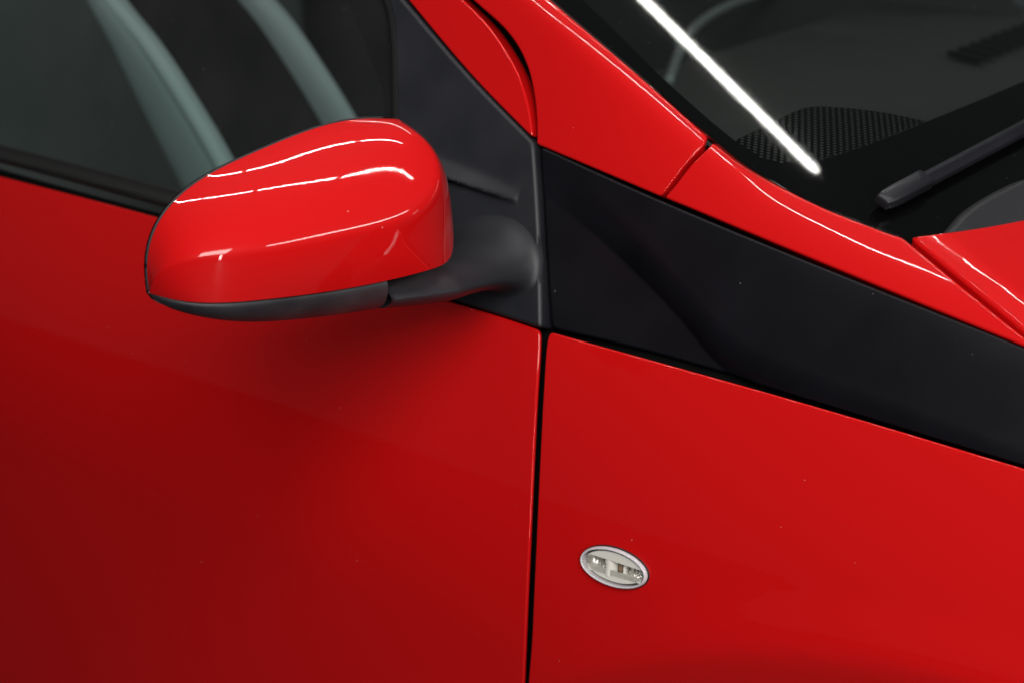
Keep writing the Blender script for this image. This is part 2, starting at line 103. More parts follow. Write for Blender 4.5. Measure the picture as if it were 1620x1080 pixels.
FRIT = np.array([[0.1541,0.32368],[0.15046,0.31559],[0.1469,0.30756],[0.14338,0.29963],[0.1399,0.29183],[0.13641,0.2842],[0.13291,0.27677],[0.12937,0.26964],[0.12579,0.26279],[0.12222,0.25609],[0.11869,0.24942],[0.11524,0.24265],[0.11192,0.23567],[0.10875,0.22842],[0.10572,0.221],[0.10277,0.21351],[0.09984,0.20604],[0.09686,0.19869],[0.09379,0.19155],[0.09043,0.18435],[0.08679,0.17699],[0.08313,0.16975],[0.07968,0.1629],[0.07667,0.15669],[0.0743,0.15137],[0.07253,0.14713],[0.07117,0.14376],[0.07019,0.14097],[0.06959,0.13844],[0.06936,0.13586],[0.0695,0.13294],[0.07003,0.12968],[0.07096,0.12631],[0.07225,0.12291],[0.07387,0.11952],[0.07579,0.11622],[0.07798,0.11305],[0.08072,0.10991],[0.08409,0.10672],[0.08776,0.1036],[0.09141,0.10067],[0.09472,0.09805],[0.09736,0.09585],[0.09924,0.09418],[0.10061,0.09297],[0.10164,0.09206],[0.1025,0.0913],[0.10336,0.09054],[0.10439,0.08963],[0.12078,0.08949],[0.13689,0.08928],[0.15331,0.08904],[0.17066,0.0888],[0.18966,0.0886],[0.21106,0.08845],[0.23552,0.08838],[0.26284,0.08833],[0.29259,0.08824],[0.32427,0.08806],[0.35731,0.08775],[0.39102,0.08726],[0.44103,0.09997],[0.4957,0.11309],[0.55605,0.12661],[0.62349,0.14053],[0.70008,0.15482],[0.7891,0.16939],[0.70986,0.16804],[0.63773,0.166],[0.57301,0.16353],[0.51584,0.16085],[0.46636,0.15817],[0.4247,0.15568],[0.39021,0.15346],[0.36095,0.15146],[0.33548,0.14966],[0.31262,0.14799],[0.29133,0.14639],[0.27072,0.14481],[0.25064,0.14321],[0.23165,0.14165],[0.21392,0.14018],[0.19761,0.13883],[0.18288,0.13765],[0.16986,0.13668],[0.15867,0.13593],[0.14911,0.13536],[0.14082,0.13497],[0.13349,0.13473],[0.12682,0.13464],[0.12052,0.13468],[0.11458,0.13481],[0.1092,0.13505],[0.10443,0.13544],[0.10031,0.13601],[0.09689,0.1368],[0.09422,0.13787],[0.09255,0.13929],[0.09191,0.14106],[0.09194,0.14307],[0.09231,0.14521],[0.09269,0.14734],[0.09272,0.14937],[0.09345,0.15144],[0.09407,0.15335],[0.09469,0.15526],[0.09543,0.15735],[0.0964,0.15979],[0.09772,0.16276],[0.09934,0.16624],[0.10116,0.17009],[0.10323,0.17432],[0.1056,0.17894],[0.10831,0.18397],[0.11143,0.1894],[0.11514,0.19538],[0.11946,0.20195],[0.12418,0.20897],[0.12909,0.21632],[0.13393,0.22386],[0.13848,0.23143],[0.14275,0.23922],[0.14695,0.24739],[0.15108,0.25577],[0.15514,0.26416],[0.15914,0.27235],[0.16307,0.28015],[0.16688,0.28744],[0.17054,0.29433],[0.1741,0.30099],[0.17765,0.30756],[0.18124,0.31419],[0.18494,0.32106],[0.17973,0.3215],[0.17455,0.32194],[0.1694,0.32238],[0.16427,0.32282],[0.15917,0.32325]])
DOTS = np.array([[0.09341,0.14968],[0.09338,0.14765],[0.093,0.14551],[0.09263,0.14338],[0.09259,0.14137],[0.09324,0.13959],[0.09491,0.13817],[0.09758,0.1371],[0.10101,0.13631],[0.10513,0.13574],[0.1099,0.13535],[0.11529,0.13511],[0.12124,0.13498],[0.12756,0.13495],[0.13428,0.13504],[0.14166,0.13528],[0.14998,0.13568],[0.15953,0.13625],[0.17063,0.13699],[0.18378,0.13797],[0.19898,0.13921],[0.21572,0.14061],[0.23347,0.14208],[0.25164,0.14355],[0.2696,0.14491],[0.26545,0.14626],[0.2614,0.14763],[0.25737,0.149],[0.25326,0.15034],[0.24898,0.15162],[0.24447,0.15283],[0.23964,0.15398],[0.23458,0.1551],[0.22937,0.15617],[0.2241,0.15715],[0.21887,0.15803],[0.21377,0.15878],[0.20907,0.15946],[0.20474,0.1601],[0.20044,0.16064],[0.19584,0.16101],[0.19061,0.16115],[0.18444,0.161],[0.17705,0.16047],[0.16868,0.1596],[0.15977,0.1585],[0.15077,0.1573],[0.14206,0.15612],[0.13405,0.15507],[0.12672,0.15414],[0.11975,0.15323],[0.11304,0.15234],[0.10647,0.15145],[0.09996,0.15057]])
FADE = np.array([[0.09457,0.15069],[0.09535,0.15269],[0.09601,0.15453],[0.09668,0.15637],[0.09747,0.15839],[0.09848,0.16078],[0.09983,0.16371],[0.10164,0.16742],[0.10386,0.1718],[0.10632,0.17658],[0.10888,0.18147],[0.11137,0.18618],[0.11362,0.19041],[0.11563,0.19411],[0.11751,0.19748],[0.1193,0.20065],[0.12106,0.20372],[0.12283,0.20681],[0.12467,0.21003],[0.12574,0.21009],[0.12682,0.21015],[0.1279,0.2102],[0.12898,0.21026],[0.13006,0.21032],[0.13114,0.21038],[0.12969,0.20733],[0.12834,0.20443],[0.12699,0.20153],[0.12556,0.19853],[0.12398,0.19531],[0.12216,0.19173],[0.11995,0.18759],[0.1174,0.18293],[0.11471,0.17807],[0.11208,0.17332],[0.10973,0.16897],[0.10784,0.16531],[0.10651,0.1623],[0.10559,0.15968],[0.10491,0.15743],[0.10431,0.15552],[0.10363,0.15391],[0.1027,0.15257],[0.10152,0.15164],[0.10021,0.15115],[0.09882,0.15096],[0.09739,0.15092],[0.09596,0.15088]])
WIPER = np.array([[0.21747,0.11235,0.10469],[0.21838,0.12392,0.10612],[0.21927,0.1356,0.10755],[0.22013,0.14744,0.10897],[0.22097,0.15949,0.1104],[0.2218,0.17179,0.11183],[0.22261,0.18438,0.11327],[0.22341,0.19734,0.11473],[0.22419,0.21071,0.1162],[0.22492,0.22377,0.11761],[0.22557,0.23611,0.11892],[0.22619,0.24836,0.12019],[0.22679,0.26115,0.12149],[0.22741,0.2752,0.12289],[0.22806,0.29125,0.12445],[0.22875,0.31016,0.12624],[0.22946,0.33286,0.12831],[0.23015,0.3603,0.1307],[0.23073,0.39251,0.13336],[0.2311,0.42927,0.13619],[0.23112,0.47033,0.1391],[0.23068,0.5154,0.14199],[0.22966,0.56412,0.14475],[0.22794,0.61602,0.14728],[0.22546,0.6704,0.14947]])
COWLC = np.array([[0.09542,0.08113],[0.10313,0.08284],[0.11125,0.08464],[0.11947,0.08645],[0.12746,0.08818],[0.13487,0.08978],[0.14136,0.09116],[0.1466,0.09228],[0.15078,0.09318],[0.1543,0.09394],[0.15757,0.09461],[0.16101,0.09527],[0.16506,0.09598],[0.16971,0.09673],[0.17461,0.09746],[0.17972,0.09818],[0.18495,0.09888],[0.19025,0.09956],[0.19554,0.10021],[0.20085,0.10084],[0.20624,0.10145],[0.21169,0.10204],[0.2172,0.1026],[0.22275,0.10313],[0.22834,0.10362],[0.23271,0.10402],[0.23561,0.10431],[0.23853,0.10456],[0.24298,0.10486],[0.25051,0.10528],[0.26278,0.10587],[0.28108,0.10667],[0.30476,0.10759],[0.33262,0.10856],[0.36335,0.10949],[0.39541,0.11033],[0.42701,0.11103],[0.39658,0.103],[0.36765,0.09514],[0.34007,0.08743],[0.31372,0.07987],[0.2885,0.07245],[0.26432,0.06518],[0.24715,0.06661],[0.23004,0.06796],[0.21326,0.06927],[0.19704,0.07055],[0.18161,0.07181],[0.16717,0.0731],[0.15384,0.07442],[0.1414,0.07577],[0.12959,0.07714],[0.11815,0.0785],[0.10683,0.07984]])
BORDER = np.array([[-0.26255,0.14905,0.32103],[-0.24545,0.14544,0.31298],[-0.22848,0.14187,0.305],[-0.21172,0.13835,0.29711],[-0.19526,0.13489,0.28935],[-0.17915,0.13148,0.28175],[-0.16348,0.12815,0.27436],[-0.14842,0.12492,0.26724],[-0.13393,0.12177,0.26039],[-0.11976,0.11868,0.25369],[-0.10566,0.11561,0.24701],[-0.09139,0.11252,0.24026],[-0.07673,0.10939,0.23332],[-0.06156,0.1062,0.22615],[-0.04607,0.10298,0.21883],[-0.03045,0.09975,0.21145],[-0.01492,0.09653,0.20411],[0.00035,0.09336,0.19688],[0.01517,0.09024,0.18986],[0.03006,0.08699,0.18279],[0.04524,0.08356,0.17555],[0.06017,0.08017,0.16844],[0.07429,0.07703,0.16171],[0.0871,0.07434,0.15563],[0.09811,0.07228,0.15044],[0.10688,0.07084,0.14635],[0.11375,0.06986,0.14317],[0.11947,0.06927,0.14056],[0.12477,0.06905,0.13819],[0.13035,0.06914,0.13576],[0.13692,0.0695,0.13294],[0.14449,0.07015,0.12973],[0.15249,0.0711,0.12638],[0.16077,0.07237,0.12296],[0.16915,0.07394,0.11956],[0.17745,0.07582,0.11623],[0.18553,0.07798,0.11305],[0.19378,0.08071,0.10989],[0.20241,0.08403,0.10666],[0.21098,0.08766,0.10351],[0.21907,0.09129,0.10056],[0.22625,0.09463,0.09796],[0.23208,0.09736,0.09585],[0.23626,0.09941,0.09435],[0.2391,0.10102,0.09337],[0.24103,0.10234,0.09273],[0.24252,0.1035,0.09227],[0.24401,0.10466,0.09181],[0.24595,0.10598,0.09117]])
SEAT_F = np.array([[-0.90973,0.22338],[-0.89506,0.20708],[-0.8803,0.19039],[-0.86566,0.17397],[-0.85133,0.15849],[-0.8375,0.14458],[-0.82421,0.13282],[-0.81133,0.12275],[-0.79881,0.11354],[-0.78659,0.10434],[-0.7746,0.09432],[-0.76274,0.08326],[-0.75105,0.07172],[-0.73966,0.06002],[-0.72872,0.04847],[-0.71837,0.0374],[-0.70884,0.02709],[-0.70001,0.01735],[-0.69155,0.00769],[-0.6831,-0.00235],[-0.6743,-0.01321],[-0.66512,-0.02513],[-0.65577,-0.03779],[-0.64634,-0.05087],[-0.6369,-0.06404],[-0.62752,-0.07697]])
SEAT_B = np.array([[-0.97019,0.21969],[-0.95954,0.20284],[-0.94868,0.18556],[-0.93794,0.16853],[-0.92765,0.15239],[-0.91813,0.13781],[-0.90963,0.12534],[-0.90192,0.11454],[-0.89465,0.10457],[-0.88745,0.09461],[-0.87995,0.08382],[-0.87213,0.07198],[-0.86422,0.05965],[-0.85628,0.04715],[-0.84834,0.03484],[-0.84046,0.02306],[-0.83281,0.01213],[-0.82537,0.00182],[-0.81786,-0.00834],[-0.81004,-0.01886],[-0.80162,-0.03022],[-0.79246,-0.04262],[-0.78273,-0.05574],[-0.77268,-0.06927],[-0.76256,-0.08287],[-0.75263,-0.09624]])
PIPE = np.array([[-0.31001,0.63312,0.06895],[-0.32337,0.65595,0.06895],[-0.33714,0.67937,0.06895],[-0.35124,0.70336,0.06895],[-0.36557,0.72786,0.06895],[-0.38002,0.75282,0.06895],[-0.39447,0.7782,0.06895],[-0.40922,0.80433,0.06895],[-0.42444,0.83135,0.06895],[-0.43979,0.85891,0.06895],[-0.45493,0.8866,0.06895],[-0.46944,0.91398,0.06895],[-0.48293,0.94057,0.06895],[-0.4952,0.966,0.06895],[-0.50648,0.9905,0.06895],[-0.51693,1.01438,0.06895],[-0.52672,1.03802,0.06895],[-0.53604,1.0618,0.06895],[-0.54509,1.08615,0.06895],[-0.55389,1.11113,0.06895],[-0.56225,1.13641,0.06895],[-0.57008,1.16182,0.06895],[-0.57728,1.18719,0.06895],[-0.58377,1.21232,0.06895],[-0.58943,1.23702,0.06895],[-0.5939,1.26097,0.06895],[-0.59714,1.28421,0.06895],[-0.59954,1.30704,0.06895],[-0.60153,1.3298,0.06895],[-0.60355,1.35286,0.06895],[-0.60604,1.3766,0.06895]])
VENT = np.array([[-0.12554,0.97702,0.06895],[-0.15578,1.27667,0.06895],[-0.15203,1.04903,0.06895],[-0.12426,0.96125,0.06895]])
DASHE = np.array([[-0.46186,0.90544,0.06895],[-0.1085,0.45243,0.06895],[-0.13458,0.61668,0.06895],[-0.10397,0.64059,0.06895],[0.00267,0.6263,0.06895]])
M_R = np.array([[-0.09048,-0.3112,0.0858],[-0.09061,-0.31179,0.08964],[-0.09071,-0.31221,0.09351],[-0.09076,-0.31243,0.09737],[-0.09076,-0.31245,0.10122],[-0.09071,-0.31224,0.10504],[-0.09061,-0.31179,0.10879],[-0.09046,-0.3111,0.11248],[-0.09024,-0.31016,0.11609],[-0.08998,-0.30898,0.11959],[-0.08966,-0.30757,0.12298],[-0.08928,-0.30592,0.12625],[-0.08886,-0.30404,0.12939],[-0.08838,-0.30195,0.13239],[-0.08786,-0.29966,0.13525],[-0.0873,-0.29718,0.13797],[-0.0867,-0.29453,0.14053],[-0.08606,-0.29171,0.14295],[-0.08538,-0.28873,0.14523],[-0.08468,-0.28563,0.14736],[-0.08395,-0.28239,0.14936],[-0.08319,-0.27905,0.15123],[-0.08241,-0.27561,0.15297],[-0.08161,-0.27208,0.15461],[-0.08079,-0.26847,0.15613],[-0.07995,-0.26479,0.15757],[-0.07911,-0.26106,0.15892],[-0.07825,-0.25728,0.16019],[-0.07738,-0.25345,0.16139],[-0.0765,-0.24958,0.16254],[-0.07562,-0.24569,0.16365],[-0.07473,-0.24177,0.16471],[-0.07384,-0.23782,0.16575],[-0.07294,-0.23385,0.16676],[-0.07203,-0.22986,0.16775],[-0.07112,-0.22585,0.16873],[-0.07021,-0.22182,0.16969],[-0.06929,-0.21777,0.17065],[-0.06837,-0.2137,0.1716],[-0.06744,-0.2096,0.17254],[-0.0665,-0.20549,0.17346],[-0.06556,-0.20135,0.17436],[-0.06462,-0.19717,0.17524],[-0.06367,-0.19297,0.17609],[-0.0627,-0.18874,0.17689],[-0.06174,-0.18447,0.17765],[-0.06076,-0.18017,0.17834],[-0.05978,-0.17582,0.17896],[-0.05878,-0.17144,0.17949],[-0.05778,-0.16702,0.17993],[-0.05677,-0.16255,0.18027],[-0.05574,-0.15805,0.18048],[-0.05471,-0.1535,0.18057],[-0.05367,-0.14892,0.18053],[-0.05263,-0.14431,0.18036],[-0.05157,-0.13966,0.18004],[-0.05051,-0.13498,0.1796],[-0.04944,-0.13027,0.17904],[-0.04837,-0.12555,0.17836],[-0.0473,-0.12081,0.1776],[-0.04622,-0.11606,0.17679]])
M_E = np.array([[-0.08876,-0.3127,0.08643],[-0.08536,-0.31536,0.09275],[-0.08147,-0.31694,0.098],[-0.07731,-0.31751,0.10229],[-0.07303,-0.31721,0.10575],[-0.06876,-0.31618,0.10849],[-0.06459,-0.31456,0.11064],[-0.06059,-0.31248,0.11229],[-0.05678,-0.31003,0.11355],[-0.05318,-0.3073,0.11449],[-0.04981,-0.30435,0.11518],[-0.04666,-0.3012,0.11567],[-0.04371,-0.29788,0.11602],[-0.04095,-0.29439,0.11627],[-0.03836,-0.29074,0.11643],[-0.03591,-0.28694,0.11654],[-0.03359,-0.28297,0.11663],[-0.03139,-0.27884,0.11669],[-0.02928,-0.27457,0.11676],[-0.02726,-0.27015,0.11683],[-0.0253,-0.26561,0.11693],[-0.02341,-0.26096,0.11704],[-0.02158,-0.25623,0.11718],[-0.01979,-0.25143,0.11735],[-0.01805,-0.24659,0.11753],[-0.01634,-0.24171,0.11774],[-0.01468,-0.23681,0.11795],[-0.01304,-0.2319,0.11817],[-0.01144,-0.22696,0.11838],[-0.00987,-0.22199,0.11857],[-0.00832,-0.21698,0.11875],[-0.0068,-0.2119,0.1189],[-0.00532,-0.20673,0.11903],[-0.00387,-0.20145,0.11915],[-0.00247,-0.19604,0.11926],[-0.00112,-0.19048,0.11938],[0.00016,-0.18476,0.11955],[0.00134,-0.17888,0.11979],[0.00241,-0.17286,0.12014],[0.00334,-0.16673,0.12065],[0.0041,-0.16053,0.12138],[0.00465,-0.15433,0.12237],[0.00496,-0.14821,0.12368],[0.00499,-0.14226,0.12535],[0.00472,-0.13658,0.12743],[0.0041,-0.13127,0.12993],[0.00311,-0.12645,0.13287],[0.00173,-0.12221,0.13623],[-4e-05,-0.11863,0.13996],[-0.00221,-0.11577,0.144],[-0.00475,-0.11365,0.14825],[-0.00766,-0.11226,0.15257],[-0.01088,-0.11155,0.15681],[-0.01438,-0.11141,0.16081],[-0.0181,-0.11172,0.16441],[-0.02198,-0.11231,0.16746],[-0.02601,-0.11304,0.16988],[-0.03017,-0.11375,0.17171],[-0.03449,-0.11443,0.17311],[-0.03911,-0.11517,0.17451],[-0.04424,-0.11632,0.17663]])
M_B = np.array([[-0.08877,-0.31273,0.08601],[-0.08258,-0.31266,0.08525],[-0.07639,-0.31259,0.08451],[-0.07083,-0.31152,0.08395],[-0.06585,-0.30961,0.08356],[-0.06113,-0.30734,0.08327],[-0.05668,-0.30475,0.08303],[-0.05255,-0.30177,0.0828],[-0.04884,-0.29832,0.08256],[-0.04562,-0.29433,0.08231],[-0.04281,-0.28988,0.08208],[-0.0403,-0.28511,0.08185],[-0.03797,-0.28012,0.08161],[-0.03575,-0.275,0.08135],[-0.03356,-0.26983,0.08107],[-0.03146,-0.26452,0.08077],[-0.02947,-0.25907,0.08046],[-0.02756,-0.2535,0.08013],[-0.02572,-0.24784,0.07981],[-0.02393,-0.24208,0.07949],[-0.02218,-0.23625,0.07918],[-0.02047,-0.23034,0.07887],[-0.0188,-0.22435,0.07857],[-0.01719,-0.21826,0.07827],[-0.01564,-0.21206,0.07798],[-0.01416,-0.20576,0.07771],[-0.01278,-0.19932,0.07746],[-0.01146,-0.19277,0.07725],[-0.0102,-0.18612,0.07709],[-0.009,-0.17938,0.07694],[-0.00788,-0.17251,0.07681],[-0.00684,-0.16549,0.07668],[-0.00595,-0.15829,0.07653],[-0.00525,-0.15081,0.07634],[-0.00473,-0.14311,0.07614],[-0.00451,-0.13506,0.07592],[-0.00488,-0.12637,0.07561],[-0.00626,-0.11667,0.07505],[-0.00941,-0.10525,0.07359],[-0.01412,-0.09291,0.07217],[-0.01881,-0.08297,0.07342],[-0.02315,-0.07677,0.07679],[-0.02642,-0.07318,0.08128],[-0.02846,-0.07111,0.08649],[-0.02957,-0.07031,0.09219],[-0.03029,-0.07016,0.09808],[-0.03083,-0.07032,0.10405],[-0.03135,-0.07061,0.11003],[-0.03203,-0.07083,0.11595],[-0.03288,-0.07107,0.1218],[-0.03379,-0.07183,0.12766],[-0.03465,-0.07323,0.13353],[-0.03542,-0.07498,0.13941],[-0.03628,-0.07749,0.14517],[-0.03735,-0.08088,0.15063],[-0.03854,-0.0848,0.15583],[-0.03979,-0.08907,0.16082],[-0.04107,-0.0937,0.16557],[-0.04243,-0.09904,0.16978],[-0.04384,-0.10535,0.17292],[-0.04525,-0.11179,0.17579]])
M_LB = np.array([[-0.09046,-0.31123,0.08581],[-0.08531,-0.31215,0.08511],[-0.08062,-0.31223,0.08439],[-0.0763,-0.31167,0.0837],[-0.07228,-0.3106,0.08307],[-0.0685,-0.30914,0.08251],[-0.06495,-0.30735,0.08203],[-0.06158,-0.30531,0.08163],[-0.0584,-0.30303,0.0813],[-0.0554,-0.30054,0.08104],[-0.05258,-0.29786,0.08082],[-0.04992,-0.29499,0.08064],[-0.04743,-0.29194,0.08048],[-0.04511,-0.28871,0.08033],[-0.04294,-0.2853,0.08018],[-0.04091,-0.28173,0.08002],[-0.03903,-0.278,0.07985],[-0.03726,-0.27413,0.07966],[-0.03561,-0.27013,0.07945],[-0.03404,-0.26601,0.07922],[-0.03255,-0.26179,0.07898],[-0.03111,-0.25749,0.07872],[-0.02972,-0.25313,0.07846],[-0.02835,-0.24872,0.07819],[-0.027,-0.24427,0.07792],[-0.02566,-0.2398,0.07765],[-0.02432,-0.2353,0.07739],[-0.02299,-0.23078,0.07715],[-0.02166,-0.22624,0.07691],[-0.02034,-0.22166,0.07669],[-0.01905,-0.21704,0.07648],[-0.01779,-0.21236,0.07629],[-0.01659,-0.20761,0.0761],[-0.01544,-0.20277,0.07592],[-0.01436,-0.19783,0.07575],[-0.01335,-0.19279,0.07558],[-0.01241,-0.18765,0.07543],[-0.01151,-0.18244,0.0753],[-0.01061,-0.17721,0.07521],[-0.00966,-0.17204,0.07519],[-0.00856,-0.16704,0.07528]])
M_LL = np.array([[-0.09059,-0.31168,0.08545],[-0.08776,-0.3115,0.08263],[-0.08505,-0.31047,0.0803],[-0.08246,-0.3088,0.0783],[-0.08001,-0.30663,0.07653],[-0.07767,-0.30409,0.07491],[-0.07546,-0.30125,0.07338],[-0.07337,-0.2982,0.07192],[-0.07138,-0.29497,0.0705],[-0.0695,-0.2916,0.06911],[-0.06771,-0.2881,0.06776],[-0.06601,-0.2845,0.06644],[-0.06438,-0.28081,0.06516],[-0.06282,-0.27702,0.06394],[-0.06132,-0.27314,0.06278],[-0.05987,-0.26918,0.06168],[-0.05846,-0.26513,0.06066],[-0.0571,-0.26101,0.05972],[-0.05576,-0.25681,0.05885],[-0.05445,-0.25254,0.05805],[-0.05317,-0.24821,0.05732],[-0.0519,-0.24382,0.05665],[-0.05065,-0.23939,0.05603],[-0.04941,-0.23491,0.05546],[-0.04819,-0.2304,0.05492],[-0.04698,-0.22586,0.05441],[-0.04579,-0.22129,0.05392],[-0.04461,-0.21669,0.05345],[-0.04345,-0.21208,0.05298],[-0.0423,-0.20743,0.05253],[-0.04117,-0.20275,0.05208],[-0.04006,-0.19803,0.05165],[-0.03896,-0.19327,0.05123],[-0.03788,-0.18845,0.05083],[-0.03681,-0.18358,0.05047],[-0.03575,-0.17866,0.05013],[-0.03469,-0.1737,0.04983],[-0.03362,-0.16871,0.04955],[-0.03252,-0.16373,0.04929],[-0.0314,-0.1588,0.04901],[-0.03021,-0.154,0.04869]])
M_FRAME = np.array([[-0.03691,-0.075,0.05756],[-0.22029,-0.97126,0.09012],[0.01993,0.08789,0.99593],[0.97523,-0.22119,0.0]])
ARM = np.array([[-0.0317,-0.1606,0.0588,0.0085,0.018],[-0.0251,-0.1312,0.0556,0.0105,0.022],[-0.0208,-0.0944,0.0522,0.0115,0.024],[-0.0205,-0.0658,0.0492,0.012,0.026]])
ARMEND = np.array([-0.04582,0.01155,0.03408])
RIDGE = np.array([[-0.13496,0.10168],[-0.04792,0.09023]])
FILLET = np.array([[-0.09348,0.02467],[-0.01763,0.04221]])
INDI = np.array([0.09337,-0.03393,-0.15683])
ARCH = np.array([0.3536,-0.7199,0.5451])
BEND = np.array([[-0.18169,0.28748],[-0.17477,0.28416],[-0.16786,0.28083],[-0.16097,0.27751],[-0.1541,0.27421],[-0.14726,0.27091],[-0.14046,0.26763],[-0.1337,0.26436],[-0.12698,0.26112],[-0.12031,0.25789],[-0.1137,0.25469],[-0.10715,0.25152],[-0.10067,0.24838],[-0.09426,0.24527],[-0.08793,0.2422],[-0.08168,0.23916],[-0.07551,0.23616],[-0.06944,0.2332],[-0.06345,0.23028],[-0.05753,0.22739],[-0.05169,0.22453],[-0.04592,0.2217],[-0.04025,0.21889],[-0.03468,0.21609],[-0.02918,0.2133],[-0.02375,0.21052],[-0.01837,0.20774],[-0.01305,0.20497],[-0.00776,0.20221],[-0.0025,0.19945],[0.00273,0.19668],[0.00795,0.19391],[0.01316,0.19114],[0.01846,0.18831],[0.02391,0.18539],[0.02946,0.1824],[0.03508,0.17938],[0.04073,0.17633],[0.04638,0.17329],[0.05198,0.17028],[0.05749,0.16731],[0.06288,0.16441],[0.06811,0.1616],[0.07315,0.15891],[0.07795,0.15635],[0.08248,0.15393],[0.0867,0.15169],[0.09058,0.14965],[0.09407,0.14781],[0.09714,0.1462],[0.09979,0.14481],[0.10209,0.14361],[0.10407,0.14259],[0.10578,0.1417],[0.10727,0.14094],[0.10857,0.14027],[0.10974,0.13967],[0.11083,0.13913],[0.11187,0.1386],[0.11291,0.13808],[0.114,0.13753],[0.11518,0.13694],[0.11649,0.13628],[0.11799,0.13553],[0.11972,0.13466],[0.12159,0.13371],[0.12348,0.13273],[0.1254,0.13172],[0.12735,0.13069],[0.12933,0.12965],[0.13134,0.12859],[0.13339,0.12752],[0.13546,0.12644],[0.13757,0.12536],[0.13971,0.12429],[0.14189,0.12321],[0.1441,0.12215],[0.14635,0.1211],[0.14864,0.12007],[0.15097,0.11905],[0.15333,0.11806],[0.15575,0.11709],[0.15823,0.11612],[0.16077,0.11516],[0.16336,0.11421],[0.16599,0.11327],[0.16866,0.11233],[0.17135,0.1114],[0.17407,0.11047],[0.17679,0.10956],[0.17953,0.10865],[0.18225,0.10775],[0.18497,0.10686],[0.18768,0.10598],[0.19036,0.1051],[0.19301,0.10424],[0.19562,0.10338],[0.19821,0.10253],[0.20079,0.10168],[0.20338,0.10083],[0.20595,0.09998],[0.20853,0.09914],[0.21109,0.0983],[0.21365,0.09748],[0.2162,0.09666],[0.21874,0.09586],[0.22127,0.09507],[0.22379,0.0943],[0.2263,0.09355],[0.2288,0.09282],[0.23128,0.09211],[0.23375,0.09142],[0.2362,0.09076],[0.23864,0.09013],[0.24108,0.08952],[0.24351,0.08893],[0.24594,0.08836],[0.24835,0.08782],[0.25076,0.08729],[0.25315,0.08678],[0.25552,0.08628],[0.25788,0.08579],[0.26023,0.08531],[0.26255,0.08484],[0.26485,0.08437],[0.26713,0.08391],[0.26939,0.08345],[0.27162,0.08299],[0.27383,0.08253],[0.27592,0.08208],[0.27784,0.08166],[0.27962,0.08127],[0.2813,0.08089],[0.28291,0.08052],[0.2845,0.08016],[0.28609,0.0798],[0.28772,0.07945],[0.28943,0.07908],[0.29125,0.07871],[0.29322,0.07831],[0.29536,0.0779],[0.29772,0.07746],[0.30033,0.07699],[0.30322,0.07648],[0.30643,0.07594],[0.30996,0.07535],[0.31379,0.07473],[0.31789,0.07408],[0.32221,0.0734],[0.32673,0.07269],[0.33141,0.07197],[0.33623,0.07123],[0.34114,0.07048],[0.34612,0.06972],[0.35113,0.06896],[0.35614,0.0682],[0.36113,0.06744],[0.36606,0.06668],[0.3709,0.06594],[0.37563,0.06521],[0.38021,0.0645]])
SEAM = np.array([[0.23764,0.08531,0.10883],[0.24181,0.08399,0.10695],[0.2457,0.08275,0.10519],[0.2497,0.08148,0.10337],[0.2542,0.08011,0.10135],[0.25957,0.07854,0.09895],[0.26611,0.0767,0.09607],[0.27355,0.07463,0.09282],[0.28141,0.07248,0.08938],[0.28925,0.07034,0.08597],[0.29669,0.06827,0.08276],[0.30361,0.06632,0.07978],[0.31031,0.06447,0.07688],[0.31686,0.06274,0.074],[0.32338,0.06114,0.07111],[0.32998,0.05965,0.06815],[0.33691,0.05821,0.06504],[0.3441,0.05682,0.06181],[0.35119,0.05552,0.05861],[0.35782,0.05435,0.05559],[0.36365,0.05335,0.05288],[0.36771,0.05272,0.05101],[0.37025,0.05238,0.0499],[0.37279,0.05202,0.04874],[0.3768,0.05135,0.04674],[0.38368,0.05015,0.04308],[0.39408,0.04851,0.03727],[0.40688,0.04683,0.02982],[0.42088,0.04532,0.02142],[0.43501,0.04403,0.01279],[0.44823,0.04297,0.00464]])
WS = np.array([0.5668,-2.27876,0.3,0.0])

# ---------------- materials ----------------
def new_mat(name):
    m = bpy.data.materials.new(name); m.use_nodes = True
    nt = m.node_tree; return m, nt, nt.nodes['Principled BSDF']
def specks(nt, colour_in, out, scale, size, tint, amount=1.0):
    """sparse dust specks mixed over a colour"""
    tc = nt.nodes.new('ShaderNodeTexCoord')
    v = nt.nodes.new('ShaderNodeTexVoronoi'); v.inputs['Scale'].default_value = scale
    nt.links.new(tc.outputs['Object'], v.inputs['Vector'])
    sep = nt.nodes.new('ShaderNodeSeparateColor'); nt.links.new(v.outputs['Color'], sep.inputs[0])
    rad = nt.nodes.new('ShaderNodeMath'); rad.operation = 'MULTIPLY'; rad.inputs[1].default_value = size*scale
    p = nt.nodes.new('ShaderNodeMath'); p.operation = 'POWER'; p.inputs[1].default_value = 5.0
    nt.links.new(sep.outputs[0], p.inputs[0]); nt.links.new(p.outputs[0], rad.inputs[0])
    lt = nt.nodes.new('ShaderNodeMath'); lt.operation = 'LESS_THAN'
    nt.links.new(v.outputs['Distance'], lt.inputs[0]); nt.links.new(rad.outputs[0], lt.inputs[1])
    am = nt.nodes.new('ShaderNodeMath'); am.operation = 'MULTIPLY'; am.inputs[1].default_value = amount
    nt.links.new(lt.outputs[0], am.inputs[0])
    mx = nt.nodes.new('ShaderNodeMix'); mx.data_type = 'RGBA'
    nt.links.new(am.outputs[0], mx.inputs['Factor'])
    if isinstance(colour_in, tuple): mx.inputs['A'].default_value = colour_in
    else: nt.links.new(colour_in, mx.inputs['A'])
    mx.inputs['B'].default_value = tint
    nt.links.new(mx.outputs['Result'], out)
    return am
